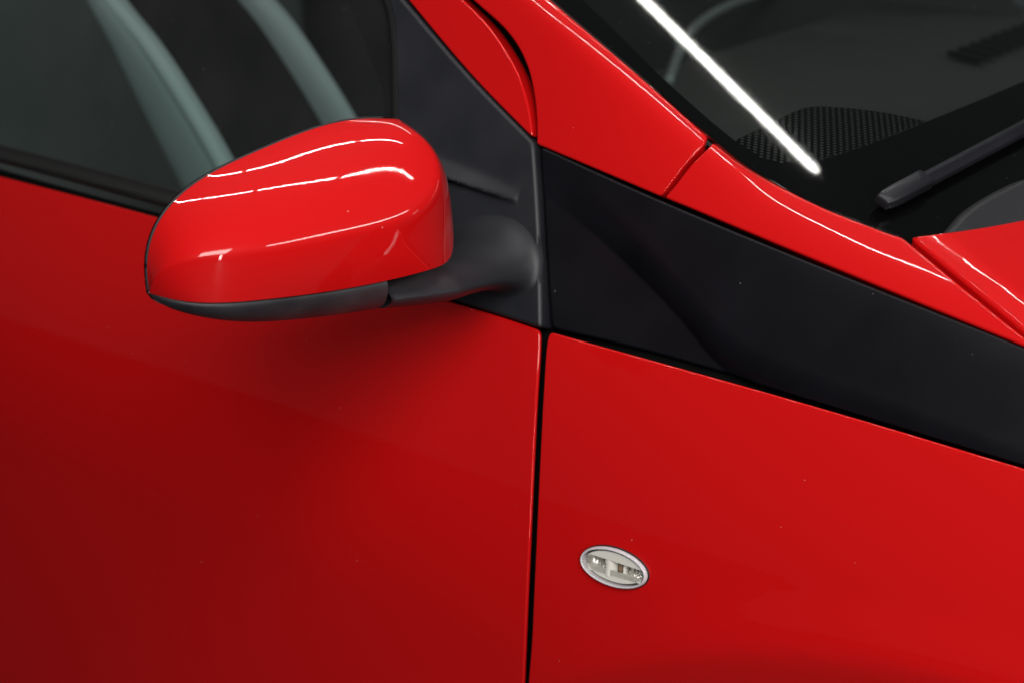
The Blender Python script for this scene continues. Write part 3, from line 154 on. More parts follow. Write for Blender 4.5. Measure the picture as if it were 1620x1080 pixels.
def grain(nt, b, scale, strength, dist=0.0004, detail=3):
    tc = nt.nodes.new('ShaderNodeTexCoord'); n = nt.nodes.new('ShaderNodeTexNoise')
    n.inputs['Scale'].default_value = scale; n.inputs['Detail'].default_value = detail
    nt.links.new(tc.outputs['Object'], n.inputs['Vector'])
    bp = nt.nodes.new('ShaderNodeBump'); bp.inputs['Strength'].default_value = strength; bp.inputs['Distance'].default_value = dist
    nt.links.new(n.outputs['Fac'], bp.inputs['Height']); nt.links.new(bp.outputs['Normal'], b.inputs['Normal'])
    return n, bp
def blotch(nt, a, c, scale, lo=0.35, hi=0.7, detail=4):
    tc = nt.nodes.new('ShaderNodeTexCoord'); n = nt.nodes.new('ShaderNodeTexNoise')
    n.inputs['Scale'].default_value = scale; n.inputs['Detail'].default_value = detail
    nt.links.new(tc.outputs['Object'], n.inputs['Vector'])
    r = nt.nodes.new('ShaderNodeMapRange'); r.inputs[1].default_value = lo; r.inputs[2].default_value = hi
    nt.links.new(n.outputs['Fac'], r.inputs[0])
    mx = nt.nodes.new('ShaderNodeMix'); mx.data_type = 'RGBA'
    nt.links.new(r.outputs[0], mx.inputs['Factor']); mx.inputs['A'].default_value = a; mx.inputs['B'].default_value = c
    return mx.outputs['Result'], r.outputs[0]

def make_paint():
    m, nt, b = new_mat('red_paint')
    specks(nt, (0.58, 0.0042, 0.0050, 1), b.inputs['Base Color'], 85, 0.00055, (0.75, 0.35, 0.32, 1), 0.6)
    b.inputs['Roughness'].default_value = 0.42; b.inputs['Specular IOR Level'].default_value = 0.07
    b.inputs['Coat Weight'].default_value = 1.0; b.inputs['Coat Roughness'].default_value = 0.025; b.inputs['Coat IOR'].default_value = 1.5
    n, bp = grain(nt, b, 260, 0.03, 0.0003, 1)
    _, fac = blotch(nt, (0, 0, 0, 1), (1, 1, 1, 1), 6, 0.3, 0.75, 6)      # dust film
    mr = nt.nodes.new('ShaderNodeMapRange'); mr.inputs[3].default_value = 0.015; mr.inputs[4].default_value = 0.05
    nt.links.new(fac, mr.inputs[0]); nt.links.new(mr.outputs[0], b.inputs['Coat Roughness'])
    nt.links.new(bp.outputs['Normal'], b.inputs['Coat Normal'])
    return m
def make_plastic(name, a, c, rough, speck=0.5, gr=0.25, spec=0.45):
    m, nt, b = new_mat(name)
    col, fac = blotch(nt, a, c, 22)
    specks(nt, col, b.inputs['Base Color'], 90, 0.0007, (0.35, 0.36, 0.38, 1), speck)
    b.inputs['Roughness'].default_value = rough; b.inputs['Specular IOR Level'].default_value = spec
    grain(nt, b, 1500, gr, 0.0003, 2)
    return m
def make_plain(name, col, rough, metal=0.0, spec=0.5):
    m, nt, b = new_mat(name)
    b.inputs['Base Color'].default_value = (*col, 1); b.inputs['Roughness'].default_value = rough
    b.inputs['Metallic'].default_value = metal; b.inputs['Specular IOR Level'].default_value = spec
    grain(nt, b, 500, 0.08)
    return m
def make_glass(name, tint, ior=1.5, dust=0.0, rough=0.015):
    m, nt, b = new_mat(name); nt.nodes.remove(b)
    out = nt.nodes['Material Output']
    tr = nt.nodes.new('ShaderNodeBsdfTransparent'); tr.inputs[0].default_value = (*tint, 1)
    gl = nt.nodes.new('ShaderNodeBsdfGlossy'); gl.inputs['Roughness'].default_value = rough
    fr = nt.nodes.new('ShaderNodeFresnel')
    ge = nt.nodes.new('ShaderNodeNewGeometry'); mr = nt.nodes.new('ShaderNodeMapRange')   # thin pane: same reflectance from both sides
    mr.inputs[3].default_value = ior; mr.inputs[4].default_value = 1/ior
    nt.links.new(ge.outputs['Backfacing'], mr.inputs[0]); nt.links.new(mr.outputs[0], fr.inputs['IOR'])
    mx = nt.nodes.new('ShaderNodeMixShader')
    nt.links.new(fr.outputs[0], mx.inputs[0]); nt.links.new(tr.outputs[0], mx.inputs[1]); nt.links.new(gl.outputs[0], mx.inputs[2])
    last = mx.outputs[0]
    if dust:
        df = nt.nodes.new('ShaderNodeBsdfDiffuse'); df.inputs[0].default_value = (0.55, 0.56, 0.55, 1)
        sk = nt.nodes.new('ShaderNodeMixShader')
        tmp = nt.nodes.new('ShaderNodeBsdfDiffuse')
        am = specks(nt, (0.5, 0.5, 0.5, 1), tmp.inputs[0], 170, 0.0004, (0.6, 0.6, 0.6, 1), 0.4)
        tc = nt.nodes.new('ShaderNodeTexCoord'); n = nt.nodes.new('ShaderNodeTexNoise'); n.inputs['Scale'].default_value = 9; n.inputs['Detail'].default_value = 5
        nt.links.new(tc.outputs['Object'], n.inputs['Vector'])
        r = nt.nodes.new('ShaderNodeMapRange'); r.inputs[1].default_value = 0.35; r.inputs[2].default_value = 0.8; r.inputs[3].default_value = dust*0.3; r.inputs[4].default_value = dust
        nt.links.new(n.outputs['Fac'], r.inputs[0])
        mxm = nt.nodes.new('ShaderNodeMath'); mxm.operation = 'MAXIMUM'
        nt.links.new(r.outputs[0], mxm.inputs[0]); nt.links.new(am.outputs[0], mxm.inputs[1])
        nt.links.new(mxm.outputs[0], sk.inputs[0]); nt.links.new(last, sk.inputs[1]); nt.links.new(df.outputs[0], sk.inputs[2])
        nt.nodes.remove(tmp)
        last = sk.outputs[0]
    nt.links.new(last, out.inputs['Surface'])
    return m
def make_dots():
    m, nt, b = new_mat('frit_dots')
    out = nt.nodes['Material Output']
    tc = nt.nodes.new('ShaderNodeUVMap')
    def M(op, *ins):
        n = nt.nodes.new('ShaderNodeMath'); n.operation = op
        for i, v in enumerate(ins):
            if isinstance(v, (int, float)): n.inputs[i].default_value = v
            else: nt.links.new(v, n.inputs[i])
        return n.outputs[0]
    sp = nt.nodes.new('ShaderNodeSeparateXYZ'); nt.links.new(tc.outputs['UV'], sp.inputs[0])
    P = 0.0061
    vv = M('MULTIPLY', sp.outputs[1], 2.44)
    a = M('DIVIDE', M('ADD', sp.outputs[0], vv), P); c = M('DIVIDE', M('SUBTRACT', sp.outputs[0], vv), P)
    fa = M('SUBTRACT', M('FRACT', a), 0.5); fc = M('SUBTRACT', M('FRACT', c), 0.5)
    d = M('ADD', M('MULTIPLY', fa, fa), M('MULTIPLY', fc, fc))
    hole = M('LESS_THAN', d, 0.085)
    b.inputs['Base Color'].default_value = (0.002, 0.002, 0.002, 1); b.inputs['Roughness'].default_value = 0.7; b.inputs['Specular IOR Level'].default_value = 0.02
    tr = nt.nodes.new('ShaderNodeBsdfTransparent'); mx = nt.nodes.new('ShaderNodeMixShader')
    nt.links.new(hole, mx.inputs[0]); nt.links.new(b.outputs[0], mx.inputs[1]); nt.links.new(tr.outputs[0], mx.inputs[2])
    nt.links.new(mx.outputs[0], out.inputs['Surface'])
    return m

PAINT = make_paint()
TRIM_M = make_plastic('matt_black_trim', (0.0030, 0.0033, 0.0052, 1), (0.0050, 0.0053, 0.0078, 1), 0.42, 0.25, 0.15, 0.22)
SAIL_M = make_plastic('grained_black_plastic', (0.013, 0.0140, 0.0185, 1), (0.021, 0.022, 0.0275, 1), 0.48, 0.5, 0.35)
COVER_M = make_plastic('scuffed_black_plastic', (0.016, 0.017, 0.021, 1), (0.050, 0.051, 0.058, 1), 0.46, 0.9, 0.5)
RUBBER = make_plain('black_rubber', (0.010, 0.010, 0.010), 0.55)
DARK = make_plain('inner_black', (0.003, 0.003, 0.003), 0.9, spec=0.1)
FRIT_M = make_plain('black_frit', (0.002, 0.002, 0.002), 0.7, spec=0.02)
GLASS_S = make_glass('side_glass', (0.62, 0.74, 0.71), 1.5, 0.032)  # dust layer raised so it also stands in for haze reflected in the pane
GLASS_W = make_glass('windscreen_glass', (0.72, 0.80, 0.76), 1.5, 0.0012, 0.03)
DOTS_M = make_dots()

# ---------------- builders ----------------
def empty(name, parent=None, loc=(0, 0, 0)):
    o = bpy.data.objects.new(name, None); COL.objects.link(o); o.empty_display_size = 0.05
    o.location = loc
    if parent: put(o, parent)
    return o
def put(o, parent):
    o.parent = parent
    o.matrix_parent_inverse = Matrix.Translation(-world_loc(parent))
def world_loc(o):
    v = Vector(o.location)
    return v if o.parent is None else v+(world_loc(o.parent)+o.matrix_parent_inverse.translation)
def mesh_obj(name, verts, faces, mat, parent, normals=None, uv=None, smooth=True):
    me = bpy.data.meshes.new(name); me.from_pydata([tuple(map(float, v)) for v in verts], [], [tuple(map(int, f)) for f in faces]); me.update()
    if smooth: me.polygons.foreach_set('use_smooth', [True]*len(me.polygons))
    if uv is not None:
        l = me.uv_layers.new(name='UVMap'); idx = np.empty(len(me.loops), int); me.loops.foreach_get('vertex_index', idx)
        l.data.foreach_set('uv', np.asarray(uv, float)[idx].ravel())
    if normals is not None: me.normals_split_custom_set_from_vertices([tuple(n) for n in normals])
    me.materials.append(mat)
    o = bpy.data.objects.new(name, me); COL.objects.link(o)
    if parent: put(o, parent)
    return o
def resample_closed(P, step):
    P = np.vstack([P, P[:1]]); L = np.r_[0, np.cumsum(np.linalg.norm(np.diff(P, axis=0), axis=1))]
    n = max(12, int(L[-1]/step)); t = np.linspace(0, L[-1], n, endpoint=False)
    return np.c_[np.interp(t, L, P[:, 0]), np.interp(t, L, P[:, 1])]
def normal_of(surf, a, b, ref):
    e = 1e-4
    du = surf(a+e, b)-surf(a-e, b); dv = surf(a, b+e)-surf(a, b-e)
    n = np.cross(du, dv); n /= np.linalg.norm(n, axis=1)[:, None]
    s = np.sign(n@np.array(ref, float)); return n*s[:, None]
def panel(name, poly, surf, mat, parent, r=0.0025, wall=0.014, grid=0.008, step=0.0026, ref=(0.3, -1, 0.5), corner=2, lift=0.0, uv=False, arc=5, hole=None):
    """a pressed panel: fine interior grid with exact normals, rolled edge of radius r and an inward flange"""
    P = resample_closed(np.asarray(poly, float), step)
    for _ in range(corner): P = 0.5*P+0.25*np.roll(P, 1, 0)+0.25*np.roll(P, -1, 0)
    area = 0.5*np.sum(P[:, 0]*np.roll(P[:, 1], -1)-np.roll(P[:, 0], -1)*P[:, 1])
    if area < 0: P = P[::-1].copy()
    T = np.roll(P, -1, 0)-np.roll(P, 1, 0); T /= np.linalg.norm(T, axis=1)[:, None]
    IN = np.c_[-T[:, 1], T[:, 0]]
    inner = P+IN*r
    n = len(P)
    x0, y0 = inner.min(0); x1, y1 = inner.max(0)
    gx, gy = np.meshgrid(np.arange(x0+grid/2, x1, grid), np.arange(y0+grid/2, y1, grid))
    G = np.c_[gx.ravel(), gy.ravel()]
    # keep grid points inside and clear of the edge
    ins = np.zeros(len(G), bool)
    A, B = inner, np.roll(inner, -1, 0)
    for (ax, ay), (bx, by) in zip(A, B):
        c = ((ay > G[:, 1]) != (by > G[:, 1]))
        with np.errstate(divide='ignore', invalid='ignore'):
            xx = (bx-ax)*(G[:, 1]-ay)/(by-ay)+ax
        ins ^= c & (G[:, 0] < xx)
    G = G[ins]
    if len(G):
        keep = np.array([np.min((inner[:, 0]-g[0])**2+(inner[:, 1]-g[1])**2) > (0.45*grid)**2 for g in G]); G = G[keep]
    edges = []
    extra = np.zeros((0, 2))
    if hole is not None:                # oval cut-out: centre x, y and half axes
        hx, hy, ha, hb = hole; t = np.linspace(0, 2*math.pi, 64, endpoint=False)
        extra = np.c_[hx+ha*np.cos(t), hy+hb*np.sin(t)]
        rr = ((G[:, 0]-hx)/ha)**2+((G[:, 1]-hy)/hb)**2; G = G[rr > 1.3]
        edges = [(n+i, n+(i+1) % 64) for i in range(64)]
    pts = [Vector(p) for p in np.vstack([inner, extra, G])]
    vo, eo, fo, *_ = delaunay_2d_cdt(pts, edges, [list(range(n))], 1, 1e-7)
    if hole is not None:
        fo = [f for f in fo if ((np.mean([vo[i][0] for i in f])-hx)/ha)**2+((np.mean([vo[i][1] for i in f])-hy)/hb)**2 > 0.995]
    V2 = np.array([tuple(v) for v in vo])
    N = normal_of(surf, V2[:, 0], V2[:, 1], ref)
    V = surf(V2[:, 0], V2[:, 1])+N*lift
    verts = list(V); norms = list(N); faces = []; uvs = list(V2)
    t = [tuple(f) for f in fo]
    fa = V2
    for f in t:
        a, b, c = V[f[0]], V[f[1]], V[f[2]]
        faces.append(f if np.dot(np.cross(b-a, c-a), N[f[0]]) > 0 else tuple(reversed(f)))
    # rolled edge
    Ni = normal_of(surf, inner[:, 0], inner[:, 1], ref)
    Si = surf(inner[:, 0], inner[:, 1])
    Oo = surf(P[:, 0], P[:, 1])-Si
    Oo -= Ni*np.sum(Oo*Ni, 1)[:, None]; Oo /= np.maximum(np.linalg.norm(Oo, axis=1), 1e-9)[:, None]
    rings = []
    for k in range(arc+2):
        th = min(k/arc, 1)*math.pi/2
        q = P+IN*(r*(1-math.sin(th)))
        dep = r*(1-math.cos(th))+(wall if k == arc+1 else 0)
        nn = Ni*math.cos(th)+Oo*math.sin(th)
        base = len(verts)
        S = surf(q[:, 0], q[:, 1])+Ni*(lift-dep)
        verts += list(S); norms += list(nn); uvs += list(q); rings.append(base)
    mid = Si.mean(0)
    a0, b0 = rings[0], rings[1]
    VA = np.array(verts); ii = np.arange(n); jj = (ii+1) % n
    cr_ = np.cross(VA[rings[1]+jj]-VA[rings[1]+ii], VA[rings[2]+ii]-VA[rings[1]+ii])
    flip = np.median(np.sum(cr_*np.array(norms)[rings[1]+ii], 1)/np.maximum(np.linalg.norm(cr_, axis=1), 1e-12)) < 0
    for k in range(len(rings)-1):
        for i in range(n):
            j = (i+1) % n
            f = (rings[k]+i, rings[k]+j, rings[k+1]+j, rings[k+1]+i)
            faces.append(tuple(reversed(f)) if flip else f)
    return mesh_obj(name, verts, faces, mat, parent, norms, uvs if uv else None)
def sheet_y(fn): return lambda x, z: np.c_[x, fn(x, z), z]
def sheet_x(fn): return lambda y, z: np.c_[fn(y, z), y, z]
def sheet_z(fn): return lambda x, y: np.c_[x, y, fn(x, y)]
def grid_faces(nr, nc, off=0, closed=False):
    f = []
    for i in range(nr-1):
        for j in range(nc if closed else nc-1):
            k = (j+1) % nc
            f.append((off+i*nc+j, off+i*nc+k, off+(i+1)*nc+k, off+(i+1)*nc+j))
    return f
def sweep(path, prof, up=None, scale=None):
    """sweep a closed profile (side, up) along a path; returns verts, faces with capped ends"""
    path = np.asarray(path, float); n = len(path)
    T = np.gradient(path, axis=0); T /= np.linalg.norm(T, axis=1)[:, None]
    ups = np.tile(np.array(up if up is not None else (0, 0, 1.0)), (n, 1)) if np.ndim(up) < 2 else np.asarray(up)
    S = np.cross(T, ups); S /= np.linalg.norm(S, axis=1)[:, None]; U = np.cross(S, T)
    verts = []
    for i in range(n):
        k = 1 if scale is None else scale[i]
        for a, b in prof: verts.append(path[i]+S[i]*a*k+U[i]*b*k)
    m = len(prof); faces = grid_faces(n, m, 0, True)
    faces.append(tuple(range(m))[::-1]); faces.append(tuple((n-1)*m+i for i in range(m)))
    return verts, faces
def rounded_rect(w, h, r, seg=4):
    out = []
    for cx, cy, a0 in ((w/2-r, h/2-r, 0), (-w/2+r, h/2-r, 90), (-w/2+r, -h/2+r, 180), (w/2-r, -h/2+r, 270)):
        for k in range(seg+1):
            a = math.radians(a0+90*k/seg); out.append((cx+r*math.cos(a), cy+r*math.sin(a)))
    return out
def box(c, s, ax=None):
    """bevelled-free box verts and faces around centre c; ax = 3 axes"""
    ax = np.eye(3) if ax is None else np.asarray(ax); c = np.asarray(c, float)
    v = [c+ax[0]*s[0]*i/2+ax[1]*s[1]*j/2+ax[2]*s[2]*k/2 for k in (-1, 1) for j in (-1, 1) for i in (-1, 1)]
    f = [(0, 2, 3, 1), (4, 5, 7, 6), (0, 1, 5, 4), (2, 6, 7, 3), (0, 4, 6, 2), (1, 3, 7, 5)]
    return v, f
def round_edges(o, w, seg=3):
    b = o.modifiers.new('bevel', 'BEVEL'); b.width = w; b.segments = seg; b.limit_method = 'ANGLE'
    return o

# ---------------- the floor the car stands on (only seen in the paint) ----------------
FLOOR_Z = -0.98
fl = mesh_obj('floor', [(-6, -6, FLOOR_Z), (6, -6, FLOOR_Z), (6, 6, FLOOR_Z), (-6, 6, FLOOR_Z)], [(0, 1, 2, 3)],
              make_plain('dark_studio_floor', (0.03, 0.03, 0.032), 0.5), None)
fl['kind'] = 'structure'; fl['label'] = 'dark studio floor under the red car'

# ---------------- the car ----------------
car = empty('car', None, (0, 0.72, FLOOR_Z))
car['label'] = 'glossy red car with black mirror sail panel and black fender trim'
car['category'] = 'car'

def F_fender(x, z):                     # wheel arch swelling low on the fender
    d = ARCH[2]-np.sqrt((x-ARCH[0])**2+(z-ARCH[1])**2)
    return F_side(x, z)-0.003*ss(-0.05, 0.0, d)+0.36*softplus(d, 0.006)
def F_trim(x, z):                       # raised upper facet, tucked lower facet
    zc = np.interp(x, CREASE[:, 0], CREASE[:, 1])
    d = (z-zc)*0.85
    h = 0.0125*ss(-0.06, 0.10, x)
    u = np.minimum(softplus((d+0.023)/0.028, 0.035), 1.0)
    return F_mid(x, z)+h*(1-u)**1.8
def F_sail(x, z):
    a, b = RIDGE; v = b-a; L = np.linalg.norm(v); v = v/L
    t = ((x-a[0])*v[0]+(z-a[1])*v[1])/L; d = -(x-a[0])*v[1]+(z-a[1])*v[0]
    w = np.where(d > 0, 0.0062, 0.0028)
    ridge = 0.0105*np.sqrt(np.clip(1-t, 0, 1))*np.exp(-(d/w)**2)
    a, b = FILLET; v = b-a; L = np.linalg.norm(v); v = v/L
    t = ((x-a[0])*v[0]+(z-a[1])*v[1])/L; d = -(x-a[0])*v[1]+(z-a[1])*v[0]
    w = np.where(d > 0, 0.020, 0.010)
    fil = 0.006*np.clip(1-t, 0, 1.0)**1.2*np.exp(-(d/w)**2)
    return F_side(x, z)-0.002-ridge-fil
def F_belt(x, z):
    return F_side(x, z)+0.004-0.004*np.exp(-((z-np.interp(x, BL[:, 0], BL[:, 1]))/0.004)**2)
BL = np.array([[x, 0] for x in np.linspace(BELTM[:, 0].min()+0.01, BELTM[:, 0].max()-0.01, 12)])
for q in BL:                            # middle of the belt moulding
    near = BELTM[np.argsort(np.abs(BELTM[:, 0]-q[0]))[:6]]; q[1] = 0.5*(near[:, 1].min()+near[:, 1].max())-0.002

door = panel('door', DOOR, sheet_y(F_side), PAINT, car, r=0.0018, wall=0.0006, grid=0.012)
fender = panel('fender', FENDER, sheet_y(F_fender), PAINT, car, r=0.0016, wall=0.0006, grid=0.010, hole=(INDI[0], INDI[2], 0.0285, 0.0136))
trim = panel('fender_trim', TRIM, sheet_y(F_trim), TRIM_M, car, r=0.0022, grid=0.0016)
trim['label'] = 'matt black fender trim with a raised upper facet'
sail = panel('sail_panel', SAIL, sheet_y(F_sail), SAIL_M, door, r=0.0032, grid=0.0022)
frame = panel('window_frame', FRAME, sheet_y(F_side), PAINT, door, r=0.0016)
seal = panel('window_seal', SEALV, sheet_y(lambda x, z: F_side(x, z)+0.003), RUBBER, door, r=0.003, corner=1)
belt = panel('belt_moulding', BELTM, sheet_y(F_belt), RUBBER, door, r=0.002, grid=0.003)
pane = panel('window_glass', GLASSF, sheet_y(lambda x, z: F_side(x, z)+0.010), GLASS_S, door, r=0.0008, wall=0.003, grid=0.03, step=0.006)
pillar = panel('a_pillar', PILLAR, sheet_y(F_top), PAINT, car, r=0.0016, grid=0.0021, step=0.002, corner=1)
wing = panel('fender_top', WINGTOP, sheet_y(F_top), PAINT, car, r=0.0016, grid=0.0021, step=0.002, corner=1)
hood = panel('hood', HOOD, sheet_z(Z_hood), PAINT, car, r=0.003, grid=0.006, ref=(0, -0.3, 1))

# backing structure: dark metal behind the gaps, with openings for the windows
def backing(name, poly, off, surf=F_side):
    return panel(name, poly, sheet_y(lambda x, z: surf(x, z)+off), DARK, car, r=0.001, wall=0.002, grid=0.03, step=0.008, corner=0)
bx = [(-0.95, -0.50), (0.55, -0.50), (0.55, 0.005), (0.30, 0.03), (-0.03, 0.10), (-0.12, 0.155), (-0.24, 0.225), (-0.30, 0.27), (-0.33, 0.29), (-0.28, 0.215), (-0.222, 0.150), (-0.205, 0.10), (-0.196, 0.012), (-0.95, 0.030)]
backing('inner_body', bx, 0.018)
pb = [(-0.42, 0.36), (-0.30, 0.285), (-0.20, 0.222), (-0.08, 0.145), (-0.04, 0.09), (0.36, 0.02), (0.40, 0.04), (0.30, 0.072), (0.20, 0.095), (0.06, 0.155), (-0.07, 0.228), (-0.2, 0.30), (-0.35, 0.38)]
backing('pillar_core', pb, 0.022, F_mid)

# ---------------- windscreen ----------------
SCR = sheet_x(X_screen)
screen = panel('windscreen', SCREEN, SCR, GLASS_W, car, r=0.0008, wall=0.003, grid=0.012, step=0.004, ref=(0.5, 0, 1), lift=0)
panel('frit_border', FRIT, SCR, FRIT_M, screen, r=0.0003, wall=0.0004, grid=0.02, step=0.003, ref=(0.5, 0, 1), lift=-0.0035, corner=1, arc=2)
panel('frit_dot_band', DOTS, SCR, DOTS_M, screen, r=0.0003, wall=0.0004, grid=0.01, step=0.002, ref=(0.5, 0, 1), lift=-0.0036, uv=True, corner=1, arc=2)

# wiper lying on the glass
n_w = normal_of(SCR, WIPER[:, 1], WIPER[:, 2], (0.5, 0, 1))
wiper = empty('wiper', car, tuple(WIPER[0]))
WM = make_plastic('wiper_plastic', (0.008, 0.0085, 0.012, 1), (0.014, 0.0145, 0.019, 1), 0.32, 0.4, 0.15)
path = WIPER+n_w*0.0085
k0 = 5
v, f = sweep(path[k0-1:], [(-0.0068, -0.003), (0.0068, -0.003), (0.0060, 0.0012), (0.0026, 0.0034), (0.0012, 0.0052), (-0.0012, 0.0052), (-0.0026, 0.0030), (-0.0060, 0.0012)], n_w[k0-1:])
round_edges(mesh_obj('wiper_blade', v, f, WM, wiper, smooth=False), 0.0008)
v, f = sweep(WIPER[1:]+n_w[1:]*0.004, [(-0.002, -0.004), (0.002, -0.004), (0.003, 0.005), (-0.003, 0.005)], n_w[1:])
mesh_obj('wiper_rubber', v, f, RUBBER, wiper, smooth=False)
cap_path = np.array([path[0]+(path[k0]-path[0])*t for t in np.linspace(0, 1, 9)])
sc = np.array([0.72, 0.9, 0.98, 1, 1, 1, 1, 1, 1])
v, f = sweep(cap_path, [(p[0], p[1]) for p in rounded_rect(0.0150, 0.0100, 0.0022)], n_w[0], sc)
round_edges(mesh_obj('end_cap', v, f, WM, wiper), 0.001, 2)
cowl = panel('cowl_cover', COWLC, SCR, make_plastic('cowl_plastic', (0.012, 0.013, 0.016, 1), (0.018, 0.019, 0.023, 1), 0.45, 0.3, 0.2), car, r=0.003, wall=0.01, grid=0.008, ref=(0.5, 0, 1), lift=0.006)

# ---------------- door mirror ----------------
A0, EU, EV, EW = M_FRAME
mirror = empty('side_mirror', car, tuple(A0))
mirror['label'] = 'glossy red door mirror on a black foot'
def bez(a, c, b, n): 
    t = np.linspace(0, 1, n)[:, None]; return (1-t)**2*a+2*t*(1-t)*c+t*t*b
def gauss_rows(G, sig, it):
    """relax a vertex grid along its rows (profiles), ends fixed"""
    for _ in range(it):
        G[:, 1:-1] = 0.5*G[:, 1:-1]+0.25*(G[:, :-2]+G[:, 2:])
    return G
def uniform(P, n):
    L = np.r_[0, np.cumsum(np.linalg.norm(np.diff(P, axis=0), axis=1))]; t = np.linspace(0, L[-1], n)
    return np.c_[np.interp(t, L, P[:, 0]), np.interp(t, L, P[:, 1]), np.interp(t, L, P[:, 2])]
def fine(P, n):
    """smooth resampling of a curve"""
    P = uniform(P, n); s = n/181*6.0; h = int(4*s)
    k = np.exp(-0.5*(np.arange(-h, h+1)/s)**2); k /= k.sum()
    Q = np.vstack([2*P[0]-P[h:0:-1], P, 2*P[-1]-P[-2:-h-2:-1]])
    return np.c_[[np.convolve(Q[:, i], k, 'valid') for i in range(3)]].T
NS = 181
R_, E_, B_ = fine(M_R, NS), fine(M_E, NS), fine(M_B, NS)
rows = []
for i in range(NS):
    r, e, b = R_[i], E_[i], B_[i]
    nf = EW*0.62+EV*0.78; L1 = np.linalg.norm(e-r)
    c1 = (r+e)/2+nf*L1*0.185
    nb = EW*0.9-EV*0.1+EU*(0.3-0.6*float(ss(0.3, 0.8, np.float64(i/NS)))); L2 = np.linalg.norm(b-e)
    c2 = (e+b)/2+nb*L2*0.10
    rows.append(np.vstack([uniform(bez(r, c1, e, 30), 44), uniform(bez(e, c2, b, 30), 29)[1:]]))
G = gauss_rows(np.array(rows), 1, 7)
for _ in range(30): G[1:-1] = 0.5*G[1:-1]+0.25*(G[:-2]+G[2:])
nr, nc = G.shape[:2]
mesh_obj('mirror_shell', G.reshape(-1, 3), grid_faces(nr, nc), PAINT, mirror)
# lower cover
LB_, LL_ = fine(M_LB, 121), fine(M_LL, 121)
rows = []
for i in range(121):
    a, l = LB_[i], LL_[i]; L = np.linalg.norm(l-a)
    rear = l-EW*(np.dot(l-A0, EW)+0.002)+EV*0.006
    c = (a+l)/2+(EW*0.75-EV*0.6)*L*0.28
    top = a-EW*0.006+EV*0.004
    rows.append(np.vstack([uniform(np.array([top, a]), 3)[:-1], uniform(bez(a, c, l, 20), 20), uniform(np.array([l, rear]), 10)[1:]]))
G2 = gauss_rows(np.array(rows), 1, 3)
mesh_obj('lower_cover', G2.reshape(-1, 3), grid_faces(*G2.shape[:2]), COVER_M, mirror)
# rim gasket and the mirror glass at the back
v, f = sweep(R_[:-6:2]-EW*0.001, [(0.0009*math.cos(a), 0.0009*math.sin(a)) for a in np.linspace(0, 2*math.pi, 8, endpoint=False)], tuple(EV))
mesh_obj('rim_gasket', v, f, SAIL_M, mirror)
outline = np.vstack([R_[::4], np.array([np.array(A0)+EU*-0.005+EV*0.03]), LL_[::-6]])
flat = outline-np.outer((outline-A0)@EW, EW)-EW*0.004
cen = flat.mean(0)
v = list(flat)+[cen+EW*0.0]; n = len(flat)
mesh_obj('mirror_glass', v, [(i, (i+1) % n, n) for i in range(n)], make_plain('mirror_silver', (0.7, 0.72, 0.74), 0.03, 1.0), mirror, smooth=False)
# foot: a short arm that flares out into the sail like a trumpet
tt = np.array([0.0, 0.5, 1.0]); T = np.linspace(0, 1, 18)
def q3(a, b_, c): return np.polyval(np.polyfit(tt, [a, b_, c], 2), T)
YC, ZC, HX, LEAD, HZ = q3(-0.158, -0.125, -0.090), q3(0.0588, 0.0552, 0.0515), q3(0.018, 0.023, 0.029), q3(-0.0135, -0.0095, -0.0075), q3(0.0086, 0.0108, 0.0130)
C = np.c_[LEAD-HX, YC, ZC]
m = 64; rings = []
ang = 2*math.pi*np.arange(m)/m; ca, sa = np.cos(ang), np.sin(ang)
pc = ca; ps = np.sign(sa)*np.abs(sa)**1.2
for c, h_, x_ in zip(C, HZ, HX):
    rings.append(c+np.c_[x_*pc, 0*pc, h_*ps])
P0 = rings[-1]; d0 = (C[-1]-C[-2]); d0 /= np.linalg.norm(d0)
fx = np.where(ca > 0, 0.047, 0.062); fz = np.where(sa > 0, 0.046, 0.0225)
ps1 = np.sign(sa)*np.abs(sa)**0.9
ex, ez = -0.0585+fx*ca, 0.0365+fz*ps1
P1 = np.c_[ex, F_sail(ex, ez)+0.0008, ez]
rad = np.c_[fx*ca*0.5, 0.30*fz*ps1, fz*ps1*0.85]
gap = np.linalg.norm(P1.mean(0)-P0.mean(0))
for t in np.linspace(0, 1, 30)[1:]:
    h00, h10, h01, h11 = 2*t**3-3*t*t+1, t**3-2*t*t+t, -2*t**3+3*t*t, t**3-t*t
    rings.append(h00*P0+h10*d0*gap*0.55+h01*P1+h11*rad*2.9)
v = np.array(rings).reshape(-1, 3)
f = grid_faces(len(rings), m, 0, True); f.append(tuple(range(m)))
mesh_obj('mirror_foot', v, f, SAIL_M, mirror)

# ---------------- side indicator on the fender ----------------
ind = empty('side_indicator', car, tuple(INDI))
ind['label'] = 'clear oval side indicator on the red fender'
x, z = INDI[0], INDI[2]
Nn = normal_of(sheet_y(F_fender), np.array([x]), np.array([z]), (0, -1, 0))[0]
EX = np.array((1.0, 0, 0)); EX -= Nn*EX.dot(Nn); EX /= np.linalg.norm(EX); EZ = np.cross(Nn, EX); EZ = EZ if EZ[2] > 0 else -EZ
a_, b_ = 0.0295, 0.0150
cI = np.array(INDI)
def ell(k, n, h, da=0.0, m=72):
    return [cI+EX*(a_+da)*k*math.cos(t)+EZ*(b_+da)*k*math.sin(t)+Nn*h for t in np.linspace(0, 2*math.pi, m, endpoint=False)]
def ring_obj(name, prof, mat, cap=None):
    """prof: (inset, height) pairs revolved round the ellipse"""
    v = []; m = 72
    for da, h in prof: v += ell(1, 0, h, da)
    f = grid_faces(len(prof), m, 0, True)
    if cap == 'last': f.append(tuple((len(prof)-1)*m+i for i in range(m)))
    return mesh_obj(name, v, f, mat, ind)
